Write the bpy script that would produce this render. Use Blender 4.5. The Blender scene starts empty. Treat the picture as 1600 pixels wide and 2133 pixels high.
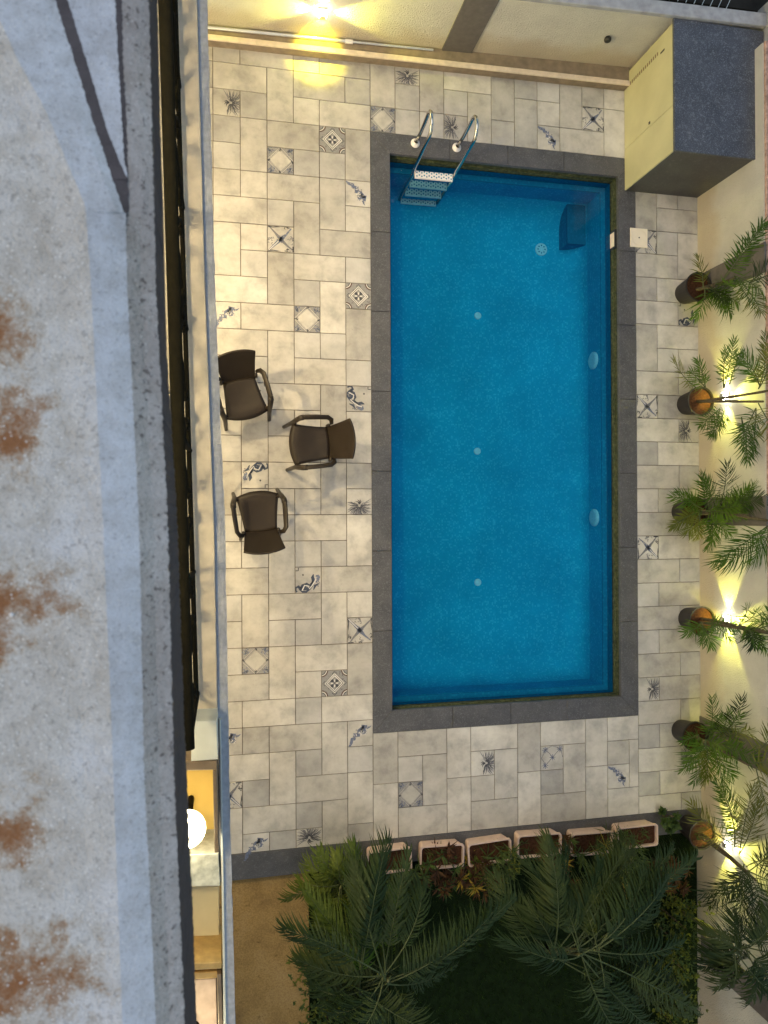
import bpy, math, random
from mathutils import Vector, Matrix
random.seed(7)
R = math.radians
scn = bpy.context.scene
# ------------------------------------------------------------------ camera
CAMH = 8.4375
FPX = 1530.0
MC = ((0.9777, 0.0034, -0.20997), (-0.00445, 0.99998, -0.00454), (0.20995, 0.00537, 0.9777))
cam_d = bpy.data.cameras.new('camera'); cam = bpy.data.objects.new('camera', cam_d)
scn.collection.objects.link(cam); scn.camera = cam
cam_d.sensor_fit = 'HORIZONTAL'; cam_d.sensor_width = 36.0; cam_d.lens = 36.0 * FPX / 1600.0
cam_d.dof.use_dof = True; cam_d.dof.focus_distance = 8.6; cam_d.dof.aperture_fstop = 7.5
cam_d.clip_start = 0.05; cam_d.clip_end = 500
cam.matrix_world = Matrix.Translation((0, 0, CAMH)) @ Matrix(MC).to_4x4()
# ------------------------------------------------------------------ world, sun, exposure
SKY = 0.092; SUN = 0.45; EXPO = 1.4
wd = bpy.data.worlds.new('World'); scn.world = wd; wd.use_nodes = True
nt = wd.node_tree; nt.nodes.clear()
sky = nt.nodes.new('ShaderNodeTexSky'); sky.sky_type = 'NISHITA'; sky.sun_disc = False
sky.sun_elevation = R(8); sky.sun_rotation = R(250); sky.altitude = 300; sky.air_density = 1.0; sky.dust_density = 1.0; sky.ozone_density = 1.6
bg = nt.nodes.new('ShaderNodeBackground'); bg.inputs[1].default_value = SKY
wo = nt.nodes.new('ShaderNodeOutputWorld')
nt.links.new(sky.outputs[0], bg.inputs[0]); nt.links.new(bg.outputs[0], wo.inputs[0])
sd = bpy.data.lights.new('sun', 'SUN'); sd.energy = SUN; sd.angle = R(40); sd.color = (1.0, 0.93, 0.84)
so = bpy.data.objects.new('sun', sd); scn.collection.objects.link(so)
so.rotation_euler = Vector((0.22, -0.10, -1.0)).to_track_quat('-Z', 'Y').to_euler()
scn.view_settings.view_transform = 'Standard'; scn.view_settings.look = 'None'
scn.view_settings.exposure = EXPO; scn.view_settings.gamma = 1.0
scn.render.engine = 'CYCLES'
scn.cycles.max_bounces = 8; scn.cycles.transparent_max_bounces = 16
col = scn.collection

# ------------------------------------------------------------------ helpers
def W(px, py, z=0.0):
    d = Matrix(MC) @ Vector(((px - 800) / FPX, -(py - 1066.5) / FPX, -1.0))
    t = (z - CAMH) / d.z
    return Vector((d.x * t, d.y * t, z))

def lerp(a, b, t): return a + (b - a) * t
def pl(pts, y):                                   # polyline x at y
    if y <= pts[0][1]:
        a, b = pts[0], pts[1]
    elif y >= pts[-1][1]:
        a, b = pts[-2], pts[-1]
    else:
        for a, b in zip(pts, pts[1:]):
            if a[1] <= y <= b[1]: break
    return a[0] + (b[0] - a[0]) * (y - a[1]) / (b[1] - a[1])

def sep(c, l=0.0): return c
class MB:
    def __init__(s): s.v = []; s.f = []; s.sm = False
    def add(s, vs, fs):
        o = len(s.v); s.v += [tuple(v) for v in vs]; s.f += [tuple(i + o for i in f) for f in fs]
    def box(s, x0, x1, y0, y1, z0, z1, bev=0.0):
        s.prism([(x0, y0), (x1, y0), (x1, y1), (x0, y1)], z0, z1, bev)
    def prism(s, poly, z0, z1, bev=0.0):          # ccw polygon; bev insets the top edge
        n = len(poly)
        if bev > 0:
            cx = sum(p[0] for p in poly) / n; cy = sum(p[1] for p in poly) / n
            top = []
            for i in range(n):
                p = Vector((poly[i][0], poly[i][1])); a = Vector(poly[i - 1][:2]) - p; b = Vector(poly[(i + 1) % n][:2]) - p
                if a.length < 1e-9 or b.length < 1e-9: top.append(p); continue
                a.normalize(); b.normalize(); q = a + b
                if q.length < 1e-6: q = Vector((-b.y, b.x))
                else:
                    q.normalize(); sn = max(abs(a.x * q.y - a.y * q.x), .2); q = q / sn
                    c = Vector((cx, cy)) - p
                    if q.dot(c) < 0: q = -q
                top.append(p + q * bev)
            vs = [(p[0], p[1], z0) for p in poly] + [(p[0], p[1], z1 - bev) for p in poly] + [(p[0], p[1], z1) for p in top]
            fs = [tuple(range(n - 1, -1, -1)), tuple(range(2 * n, 3 * n))]
            for k in (0, 1):
                for i in range(n):
                    j = (i + 1) % n; fs.append((k * n + i, k * n + j, (k + 1) * n + j, (k + 1) * n + i))
        else:
            vs = [(p[0], p[1], z0) for p in poly] + [(p[0], p[1], z1) for p in poly]
            fs = [tuple(range(n - 1, -1, -1)), tuple(range(n, 2 * n))]
            for i in range(n):
                j = (i + 1) % n; fs.append((i, j, n + j, n + i))
        s.add(vs, fs)
    def tube(s, pts, rad, seg=8, cap=True, flat=1.0):
        pts = [Vector(p) for p in pts]; n = len(pts)
        if not isinstance(rad, (list, tuple)): rad = [rad] * n
        vs = []; prev = None
        for i, p in enumerate(pts):
            t = (pts[min(i + 1, n - 1)] - pts[max(i - 1, 0)])
            if t.length < 1e-9: t = Vector((0, 0, 1))
            t.normalize()
            u = Vector((0, 0, 1)) if prev is None else prev
            if prev is None and abs(t.z) > .9: u = Vector((1, 0, 0))
            u = u - t * u.dot(t)
            if u.length < 1e-6: u = t.orthogonal()
            u.normalize(); prev = u; w = t.cross(u)
            for k in range(seg):
                a = 2 * math.pi * k / seg
                vs.append(p + u * math.cos(a) * rad[i] * flat + w * math.sin(a) * rad[i])
        fs = []
        for i in range(n - 1):
            for k in range(seg):
                fs.append((i * seg + k, i * seg + (k + 1) % seg, (i + 1) * seg + (k + 1) % seg, (i + 1) * seg + k))
        if cap:
            fs.append(tuple(range(seg - 1, -1, -1))); fs.append(tuple((n - 1) * seg + k for k in range(seg)))
        s.add(vs, fs)
    def lathe(s, prof, c, seg=24):                # prof: (r, z) list
        vs = []; fs = []
        n = len(prof)
        for r, z in prof:
            for k in range(seg):
                a = 2 * math.pi * k / seg; vs.append((c[0] + r * math.cos(a), c[1] + r * math.sin(a), c[2] + z))
        for i in range(n - 1):
            for k in range(seg):
                fs.append((i * seg + k, i * seg + (k + 1) % seg, (i + 1) * seg + (k + 1) % seg, (i + 1) * seg + k))
        s.add(vs, fs)
    def mesh(s, name, mat, smooth=False):
        m = bpy.data.meshes.new(name); m.from_pydata(s.v, [], s.f); m.update()
        for mm in (mat if isinstance(mat, list) else [mat]): m.materials.append(mm)
        if smooth:
            for p in m.polygons: p.use_smooth = True
        return m
    def build(s, name, mat, parent=None, smooth=False):
        return obj(name, s.mesh(name, mat, smooth), parent)

def obj(name, mesh, parent=None, loc=None, rz=None):
    o = bpy.data.objects.new(name, mesh); col.objects.link(o)
    if loc is not None: o.location = loc
    if rz is not None: o.rotation_euler.z = rz
    if parent is not None: o.parent = parent
    return o
def tag(o, label=None, cat=None, group=None, kind=None):
    if label: o['label'] = label
    if cat: o['category'] = cat
    if group: o['group'] = group
    if kind: o['kind'] = kind
    return o
def empty(name, loc=(0, 0, 0), label=None, cat=None, group=None, rz=0):
    o = bpy.data.objects.new(name, None); col.objects.link(o); o.location = loc; o.rotation_euler.z = rz; o.empty_display_size = .1
    return tag(o, label, cat, group)
def solidify(o, t, off=-1):
    m = o.modifiers.new('solid', 'SOLIDIFY'); m.thickness = t; m.offset = off
def subsurf(o, n=2):
    m = o.modifiers.new('sub', 'SUBSURF'); m.levels = n; m.render_levels = n
def bevel(o, w, s=2):
    m = o.modifiers.new('bev', 'BEVEL'); m.width = w; m.segments = s; m.limit_method = 'ANGLE'

# ------------------------------------------------------------------ materials
class NM:
    def __init__(s, name):
        s.m = bpy.data.materials.new(name); s.m.use_nodes = True; s.t = s.m.node_tree; s.t.nodes.clear()
        s.out = s.n('ShaderNodeOutputMaterial'); s.b = s.n('ShaderNodeBsdfPrincipled'); s.l(s.b.outputs[0], s.out.inputs[0])
        s.geo = s.n('ShaderNodeNewGeometry').outputs['Position']
    def n(s, t, **k):
        x = s.t.nodes.new(t)
        for a, b in k.items(): setattr(x, a, b)
        return x
    def l(s, a, b): s.t.links.new(a, b)
    def noise(s, scale, detail=4, rough=.55, vec=None, dist=0.0, off=None):
        x = s.n('ShaderNodeTexNoise'); x.inputs['Scale'].default_value = scale; x.inputs['Detail'].default_value = detail
        x.inputs['Roughness'].default_value = rough; x.inputs['Distortion'].default_value = dist
        s.l(vec or s.geo, x.inputs['Vector']); return x.outputs['Fac']
    def map(s, vec, scale=(1, 1, 1), loc=(0, 0, 0)):
        x = s.n('ShaderNodeMapping'); x.inputs['Scale'].default_value = scale; x.inputs['Location'].default_value = loc
        s.l(vec, x.inputs['Vector']); return x.outputs[0]
    def ramp(s, fac, stops):
        x = s.n('ShaderNodeValToRGB'); cr = x.color_ramp
        while len(cr.elements) < len(stops): cr.elements.new(.5)
        for e, (p, c) in zip(cr.elements, stops):
            e.position = p; e.color = (*c, 1) if len(c) == 3 else c
        s.l(fac, x.inputs[0]); return x.outputs[0]
    def mix(s, a, b, fac, mode='MIX'):
        x = s.n('ShaderNodeMix', data_type='RGBA', blend_type=mode)
        for v, i in ((fac, 0), (a, 6), (b, 7)):
            if isinstance(v, (int, float)): x.inputs[i].default_value = v
            elif isinstance(v, tuple): x.inputs[i].default_value = (*v, 1)
            else: s.l(v, x.inputs[i])
        return x.outputs[2]
    def math(s, op, a, b=None):
        x = s.n('ShaderNodeMath', operation=op)
        for v, i in ((a, 0), (b, 1)):
            if v is None: continue
            if isinstance(v, (int, float)): x.inputs[i].default_value = v
            else: s.l(v, x.inputs[i])
        return x.outputs[0]
    def base(s, c):
        if isinstance(c, tuple): s.b.inputs['Base Color'].default_value = (*c, 1)
        else: s.l(c, s.b.inputs['Base Color'])
    def rough(s, r, spec=.5, metal=0.0):
        s.b.inputs['Roughness'].default_value = r; s.b.inputs['Specular IOR Level'].default_value = spec; s.b.inputs['Metallic'].default_value = metal
    def bump(s, h, strength=.3, dist=.01):
        x = s.n('ShaderNodeBump'); x.inputs['Strength'].default_value = strength; x.inputs['Distance'].default_value = dist
        s.l(h, x.inputs['Height']); s.l(x.outputs[0], s.b.inputs['Normal'])

M = {}
def plain(name, c, rough=.5, spec=.4, var=.15, scale=12, metal=0.0, bump=0.0, bscale=60):
    k = NM(name); dk = tuple(x * (1 - var) for x in c); lt = tuple(min(1, x * (1 + var)) for x in c)
    k.base(k.ramp(k.noise(scale, 5), [(.3, dk), (.7, lt)])); k.rough(rough, spec, metal)
    if bump: k.bump(k.noise(bscale, 4), bump, .01)
    M[name] = k.m; return k.m

def tile_mat(name, a, b, c):
    k = NM(name); oi = k.n('ShaderNodeObjectInfo').outputs['Random']
    off = k.n('ShaderNodeCombineXYZ'); k.l(k.math('MULTIPLY', oi, 37.0), off.inputs[0]); k.l(k.math('MULTIPLY', oi, 91.0), off.inputs[1])
    va = k.n('ShaderNodeVectorMath', operation='ADD'); k.l(k.geo, va.inputs[0]); k.l(off.outputs[0], va.inputs[1]); v = va.outputs[0]
    n1 = k.noise(4.0, 6, .62, v, .15); n2 = k.noise(24, 5, .6, v, .1)
    base = k.ramp(n1, [(.34, c), (.5, b), (.66, a)])
    base = k.mix(base, (.30, .28, .25), k.math('MULTIPLY', k.ramp(n2, [(.52, (0, 0, 0)), (.75, (1, 1, 1))]), .22))
    br = k.math('ADD', k.math('MULTIPLY', oi, .30), .80)
    base = k.mix(base, k.ramp(br, [(0, (0, 0, 0)), (1, (1, 1, 1))]), 1.0, 'MULTIPLY') if False else base
    base = k.mix(base, k.ramp(k.noise(1.1, 5, .6), [(.32, (.80, .785, .76)), (.62, (1, 1, 1))]), 1.0, 'MULTIPLY')
    hsv = k.n('ShaderNodeHueSaturation'); k.l(br, hsv.inputs['Value']); k.l(base, hsv.inputs['Color'])
    spots = k.ramp(k.noise(70, 2, .5, v), [(.71, (1, 1, 1)), (.76, (.45, .42, .4))])
    k.base(k.mix(hsv.outputs[0], spots, .8, 'MULTIPLY')); k.rough(.45, .4); k.bump(n2, .06, .004); M[name] = k.m
tile_mat('tile', (.60, .575, .525), (.52, .497, .455), (.38, .365, .34))
tile_mat('tile_grey', (.53, .515, .485), (.47, .455, .43), (.38, .37, .355))
plain('grout', (.13, .095, .07), .9, .1, .3, 20)
# dark granite
def granite(name, c, sp):
    k = NM(name); n = k.noise(90, 3, .7); m = k.noise(5, 5)
    b = k.ramp(m, [(.3, tuple(x * .8 for x in c)), (.7, tuple(x * 1.25 for x in c))])
    bl = k.ramp(k.noise(22, 6, .75), [(.54, (0, 0, 0)), (.72, (1, 1, 1))]); k.base(k.mix(k.mix(b, sp, k.ramp(n, [(.55, (0, 0, 0)), (.7, (1, 1, 1))])), sp, k.math('MULTIPLY', bl, .75))); k.rough(.42, .4); k.bump(k.noise(90, 3), .12, .003); M[name] = k.m
granite('granite', (.072, .072, .078), (.17, .17, .18))
granite('granite_dark', (.05, .05, .053), (.12, .12, .12))
granite('slate', (.060, .065, .08), (.24, .25, .28))
# pool mosaic
def mosaic(name, cols, cell=.025):
    k = NM(name); sn = k.n('ShaderNodeVectorMath', operation='SNAP'); sn.inputs[1].default_value = (cell,) * 3; k.l(k.geo, sn.inputs[0])
    wn = k.n('ShaderNodeTexWhiteNoise'); k.l(sn.outputs[0], wn.inputs[0])
    b = k.ramp(wn.outputs[0], [(0, cols[0]), (.75, cols[1]), (.97, cols[2])])
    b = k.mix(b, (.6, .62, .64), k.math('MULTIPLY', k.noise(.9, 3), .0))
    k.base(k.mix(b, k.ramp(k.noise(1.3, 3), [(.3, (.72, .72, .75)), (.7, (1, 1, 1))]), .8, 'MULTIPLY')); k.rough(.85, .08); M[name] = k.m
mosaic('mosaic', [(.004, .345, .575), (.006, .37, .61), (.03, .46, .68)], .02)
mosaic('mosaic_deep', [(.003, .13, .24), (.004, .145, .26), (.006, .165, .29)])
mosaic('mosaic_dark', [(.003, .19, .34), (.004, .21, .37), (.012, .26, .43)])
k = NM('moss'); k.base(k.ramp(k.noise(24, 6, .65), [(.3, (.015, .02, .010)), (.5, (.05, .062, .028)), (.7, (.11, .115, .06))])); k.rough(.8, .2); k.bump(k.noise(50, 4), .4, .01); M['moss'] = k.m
# water
k = NM('water'); t = k.t; tr = k.n('ShaderNodeBsdfTransparent'); tr.inputs[0].default_value = (.60, .94, 1.0, 1)
gl = k.n('ShaderNodeBsdfGlossy'); gl.inputs['Roughness'].default_value = .03
fr = k.n('ShaderNodeFresnel'); fr.inputs[0].default_value = 1.33
bp = k.n('ShaderNodeBump'); bp.inputs['Strength'].default_value = .06; bp.inputs['Distance'].default_value = .02
k.l(k.noise(7, 3), bp.inputs['Height']); k.l(bp.outputs[0], gl.inputs['Normal']); k.l(bp.outputs[0], fr.inputs['Normal'])
mx = k.n('ShaderNodeMixShader'); k.l(fr.outputs[0], mx.inputs[0]); k.l(tr.outputs[0], mx.inputs[1]); k.l(gl.outputs[0], mx.inputs[2]); k.l(mx.outputs[0], k.out.inputs[0]); M['water'] = k.m
# plaster boundary wall: cream, rough cast, damp tan stain near the base
def wallmat(name, c, stain):
    k = NM(name); n = k.noise(3.0, 5, .6); f = k.noise(62, 3, .7); b = k.ramp(n, [(.3, tuple(x * .86 for x in c)), (.7, c)])
    sx = k.n('ShaderNodeSeparateXYZ'); k.l(k.geo, sx.inputs[0])
    h = k.math('ADD', sx.outputs[2], k.math('MULTIPLY', k.noise(2.2, 4), -.55))
    st = k.ramp(h, [(-.0, (1, 1, 1)), (.22, (0, 0, 0))])
    b = k.mix(b, stain, k.math('MULTIPLY', st, .6)); k.base(b); k.rough(.85, .2); k.bump(f, 1.0, .03); M[name] = k.m
wallmat('plaster', (.74, .72, .64), (.54, .44, .29))
plain('taupe', (.13, .118, .11), .7, .2, .15, 14, bump=.1)
plain('kerb_brown', (.24, .19, .14), .75, .2, .2, 10)
plain('kerb_cream', (.66, .55, .43), .6, .3, .12, 16)
plain('grey_cap', (.36, .36, .37), .8, .2, .2, 10, bump=.3, bscale=40)
plain('pink_brick', (.42, .27, .22), .85, .2, .4, 20, bump=.4)
plain('cab_yellow', (.50, .475, .30), .5, .35, .08, 3)
plain('black', (.012, .012, .013), .4, .5, .1)
plain('white_plastic', (.75, .72, .72), .4, .5, .05)
plain('cream_plastic', (.78, .70, .56), .5, .4, .05, 10)
plain('grille_pale', (.38, .62, .72), .5, .4, .1, 40)
k = NM('steel'); k.base((.62, .6, .55)); k.rough(.18, .5, 1.0); M['steel'] = k.m
plain('alu', (.62, .62, .62), .35, .5, .06, 10, metal=.7)
plain('chair', (.0165, .0115, .0080), .5, .25, .12, 8, bump=.05, bscale=200)
plain('chair_arm', (.020, .015, .011), .45, .3, .1, 8)
plain('pot_black', (.018, .015, .014), .5, .4, .2)
plain('soil', (.06, .026, .014), .95, .1, .5, 40, bump=.6, bscale=90)
plain('planter', (.56, .42, .36), .6, .3, .1, 14)
plain('planter_shell', (.12, .05, .035), .6, .3, .2, 14)
plain('lawn_soil', (.008, .016, .004), .95, .1, .4, 10)
plain('ground_dark', (.02, .019, .017), .95, .1, .4, 3)
k = NM('path'); b_ = k.ramp(k.noise(2.2, 6, .65), [(.3, (.24, .15, .06)), (.5, (.36, .23, .085)), (.72, (.42, .28, .12))]); b_ = k.mix(b_, k.ramp(k.noise(60, 3, .7), [(.35, (.6, .58, .55)), (.6, (1, 1, 1))]), .7, 'MULTIPLY'); k.base(k.mix(b_, k.ramp(k.noise(9, 4, .7), [(.62, (1, 1, 1)), (.74, (.35, .3, .25))]), .9, 'MULTIPLY')); k.rough(.9, .2); k.bump(k.noise(80, 4), .4, .01); M['path'] = k.m
plain('iron', (.010, .009, .006), .9, .06, .2, 30)
plain('slab_cream', (.58, .50, .40), .5, .4, .18, 9)
plain('ledge_blue', (.44, .45, .50), .85, .2, .15, 30, bump=.35, bscale=140)
plain('white_wall', (.66, .66, .60), .8, .2, .08, 8)
plain('ochre_wall', (.62, .42, .12), .8, .2, .05, 8)
plain('cream_wall', (.68, .60, .42), .8, .2, .06, 6)
plain('frame_brown', (.20, .145, .10), .6, .3, .15, 14)
plain('marble_grey', (.42, .42, .37), .35, .5, .35, 22)
plain('wood', (.45, .30, .12), .55, .3, .2, 18)
plain('mauve', (.32, .25, .22), .6, .3, .15, 14)
plain('trunk', (.085, .07, .045), .85, .2, .35, 30, bump=.4)
plain('stem_green', (.12, .125, .06), .6, .3, .3, 20)

def leafmat(name, a, b, tr=.3, rough=.42):
    k = NM(name); oi = k.n('ShaderNodeObjectInfo').outputs['Random']
    f = k.math('ADD', k.math('MULTIPLY', k.noise(3.5, 3), .7), k.math('MULTIPLY', oi, .35))
    c = k.ramp(f, [(.25, a), (.75, b)]); k.base(c); k.rough(.55, .18)
    tl = k.n('ShaderNodeBsdfTranslucent'); k.l(c, tl.inputs[0]); mx = k.n('ShaderNodeMixShader'); mx.inputs[0].default_value = tr
    k.l(k.b.outputs[0], mx.inputs[1]); k.l(tl.outputs[0], mx.inputs[2]); k.l(mx.outputs[0], k.out.inputs[0]); M[name] = k.m
leafmat('palm', (.04, .10, .012), (.095, .165, .022))
leafmat('palm_yellow', (.10, .13, .02), (.19, .18, .04))
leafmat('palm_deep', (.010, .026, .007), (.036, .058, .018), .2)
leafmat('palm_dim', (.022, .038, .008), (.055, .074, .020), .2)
leafmat('fan', (.05, .085, .012), (.10, .13, .02))
leafmat('shrub_green', (.04, .075, .02), (.09, .13, .035))
leafmat('shrub_lime', (.10, .13, .02), (.17, .18, .03))
leafmat('croton', (.05, .022, .012), (.12, .06, .02))
leafmat('gold', (.35, .24, .03), (.4, .3, .05))
leafmat('grass', (.008, .026, .004), (.018, .042, .006), .2)
# printed tile inks, worn through
def ink(name, c, wear):
    k = NM(name); k.base(c); k.rough(.45, .4); tp = k.n('ShaderNodeBsdfTransparent'); mx = k.n('ShaderNodeMixShader')
    k.l(k.ramp(k.noise(60, 4, .6), [(wear - .06, (0, 0, 0)), (wear + .06, (1, 1, 1))]), mx.inputs[0]); k.l(k.b.outputs[0], mx.inputs[1]); k.l(tp.outputs[0], mx.inputs[2])
    k.l(mx.outputs[0], k.out.inputs[0]); M[name] = k.m
ink('ink_black', (.055, .057, .068), .62); ink('ink_blue', (.13, .155, .24), .58); ink('ink_navy', (.045, .06, .10), .64); ink('ink_grey', (.16, .16, .18), .60); ink('ink_wash', (.27, .265, .26), .62)
ink('ink_white', (.66, .64, .6), .8); ink('ink_brown', (.12, .075, .06), .64)
# near parapet
def parapet_mat(name, a, b, c, rust, grain, gb, speck=.5, peb=.5):
    k = NM(name); n1 = k.noise(5, 5, .6); n2 = k.noise(30, 5, .65, None, .3); g = k.noise(grain, 3, .65); g2 = k.noise(grain * .45, 3, .6)
    base = k.ramp(n1, [(.3, a), (.52, b), (.7, c)])
    base = k.mix(base, k.ramp(n2, [(.3, (.70, .67, .62)), (.6, (1, 1, 1))]), .7, 'MULTIPLY')
    base = k.mix(base, k.ramp(g, [(.3, (.62, .60, .58)), (.5, (1, 1, 1)), (.7, (1.0, 1.0, 1.0))]), .5, 'MULTIPLY')
    pit = k.ramp(g2, [(.585, (1, 1, 1)), (.66, (.25, .23, .23))])
    base = k.mix(base, pit, speck, 'MULTIPLY')
    for (px, py, r, s) in rust:
        p = W(px, py, 7.31); vd = k.n('ShaderNodeVectorMath', operation='SUBTRACT'); k.l(k.geo, vd.inputs[0]); vd.inputs[1].default_value = p
        sc = k.n('ShaderNodeVectorMath', operation='MULTIPLY'); k.l(vd.outputs[0], sc.inputs[0]); sc.inputs[1].default_value = (1 / r, 1 / (r * s), 0)
        ln = k.n('ShaderNodeVectorMath', operation='LENGTH'); k.l(sc.outputs[0], ln.inputs[0])
        d = k.math('ADD', ln.outputs['Value'], k.math('MULTIPLY', k.math('SUBTRACT', n2, .5), 1.8)); d = k.math('ADD', d, k.math('MULTIPLY', k.math('SUBTRACT', g, .5), .9)); d = k.math('ADD', d, k.math('MULTIPLY', k.math('SUBTRACT', k.noise(13, 3), .5), 2.2))
        halo = k.math('MULTIPLY', k.ramp(d, [(.25, (1, 1, 1)), (1.0, (0, 0, 0))]), .7)
        core = k.math('MULTIPLY', k.ramp(d, [(.1, (1, 1, 1)), (.75, (0, 0, 0))]), .85)
        base = k.mix(k.mix(base, (.40, .28, .15), halo), (.27, .10, .032), core)
    gr = k.n('ShaderNodeTexVoronoi'); gr.inputs['Scale'].default_value = grain * .55; k.l(k.geo, gr.inputs['Vector'])
    pm = k.math('MULTIPLY', k.ramp(gr.outputs['Distance'], [(.16, (1, 1, 1)), (.30, (0, 0, 0))]), k.ramp(k.noise(45, 3), [(.45, (0, 0, 0)), (.56, (1, 1, 1))]))
    base = k.mix(base, (.80, .78, .76), k.math('MULTIPLY', pm, peb))
    k.base(base); k.rough(.9, .15); k.bump(k.math('ADD', k.math('ADD', g, g2), k.math('MULTIPLY', n2, 1.5)), gb, .006); M[name] = k.m
parapet_mat('par_top', (.57, .52, .47), (.65, .625, .60), (.71, .71, .74), [(-25, 685, .075, .9), (0, 1270, .12, .62), (40, 2050, .125, .75), (10, 905, .07, 1.1), (0, 1730, .075, .9)], 260, .55, .35, .75)
parapet_mat('par_blue', (.56, .57, .62), (.64, .655, .71), (.71, .725, .785), [], 330, .45, .3, .6)
parapet_mat('par_grain', (.46, .42, .41), (.54, .50, .485), (.62, .59, .58), [], 230, .9, .75, .4)
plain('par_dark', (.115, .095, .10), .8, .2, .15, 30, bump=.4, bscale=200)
def emis(name, c, s):
    k = NM(name); k.b.inputs['Emission Color'].default_value = (*c, 1); k.b.inputs['Emission Strength'].default_value = s; k.base(c); M[name] = k.m
emis('lens', (1.0, .97, .72), 30); emis('lens_cool', (.8, .95, 1.0), .8); emis('globe', (1.0, .88, .56), 9)

# ------------------------------------------------------------------ the setting: ground, deck, tiles
C = .3; X0 = 1.6683; Y0 = 4.5108
CX1 = 5.098; CY0 = -2.55; WX = 5.987; YEND = -3.80
IX0, IX1, IY0, IY1 = 1.902, 4.86, -2.295, 4.272
g = MB(); g.box(-60, 60, -60, 60, -1.9, -1.6); tag(g.build('ground', M['ground_dark']), kind='structure')
d = MB(); z0, z1 = -1.59, -.012
d.box(-1.1, X0 + .06, YEND, 5.75, z0, z1); d.box(CX1 - .06, WX + .03, YEND, 5.75, z0, z1)
d.box(X0 + .06, CX1 - .06, Y0 - .06, 5.75, z0, z1); d.box(X0 + .06, CX1 - .06, YEND, CY0 + .06, z0, z1)
deck = tag(d.build('deck', M['grout']), kind='structure')

GAP = .0036
_tm = {}
def tmesh(w, h, mat):
    key = (round(w, 4), round(h, 4), mat)
    if key not in _tm:
        m = MB(); m.prism([(GAP, GAP), (w - GAP, GAP), (w - GAP, h - GAP), (GAP, h - GAP)], -.011, 0, .0015); _tm[key] = m.mesh('tile', M[mat])
    return _tm[key]

# printed patterns in unit tile coordinates
def ribbon(m, pts, w):
    pts = [Vector((p[0], p[1])) for p in pts]; n = len(pts); vs = []; ws = w if isinstance(w, list) else [w] * n
    for i, p in enumerate(pts):
        t = pts[min(i + 1, n - 1)] - pts[max(i - 1, 0)]
        if t.length < 1e-9: t = Vector((1, 0))
        t.normalize(); nn = Vector((-t.y, t.x)) * ws[i] * .72
        for q in (p - nn, p + nn): vs.append((min(max(q.x, .012), .988), min(max(q.y, .012), .988), 0))
    m.add(vs, [(2 * i, 2 * i + 2, 2 * i + 3, 2 * i + 1) for i in range(n - 1)])
def arc(cx, cy, r, a0, a1, n=10): return [(cx + r * math.cos(R(lerp(a0, a1, i / n))), cy + r * math.sin(R(lerp(a0, a1, i / n)))) for i in range(n + 1)]
def poly(m, pts, z=0.0): m.add([(p[0], p[1], z) for p in pts], [tuple(range(len(pts)))])
def ell(cx, cy, a, b, rot, n=12):
    o = []
    for i in range(n):
        t = 2 * math.pi * i / n; x = a * math.cos(t); y = b * math.sin(t); o.append((cx + x * math.cos(rot) - y * math.sin(rot), cy + x * math.sin(rot) + y * math.cos(rot)))
    return o
rp = random.Random(3)
def scrib(m, cx, cy, s, n, w):
    for _ in range(n):
        a = rp.uniform(0, 6.28); r = rp.uniform(0, s); x, y = cx + r * math.cos(a), cy + r * math.sin(a); b = rp.uniform(0, 6.28); l = rp.uniform(.03, .07)
        ribbon(m, [(x, y), (x + l * math.cos(b), y + l * math.sin(b)), (x + 1.6 * l * math.cos(b + .9), y + 1.6 * l * math.sin(b + .9))], [w, w * 1.4, w * .3])
PAT = {}
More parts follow.
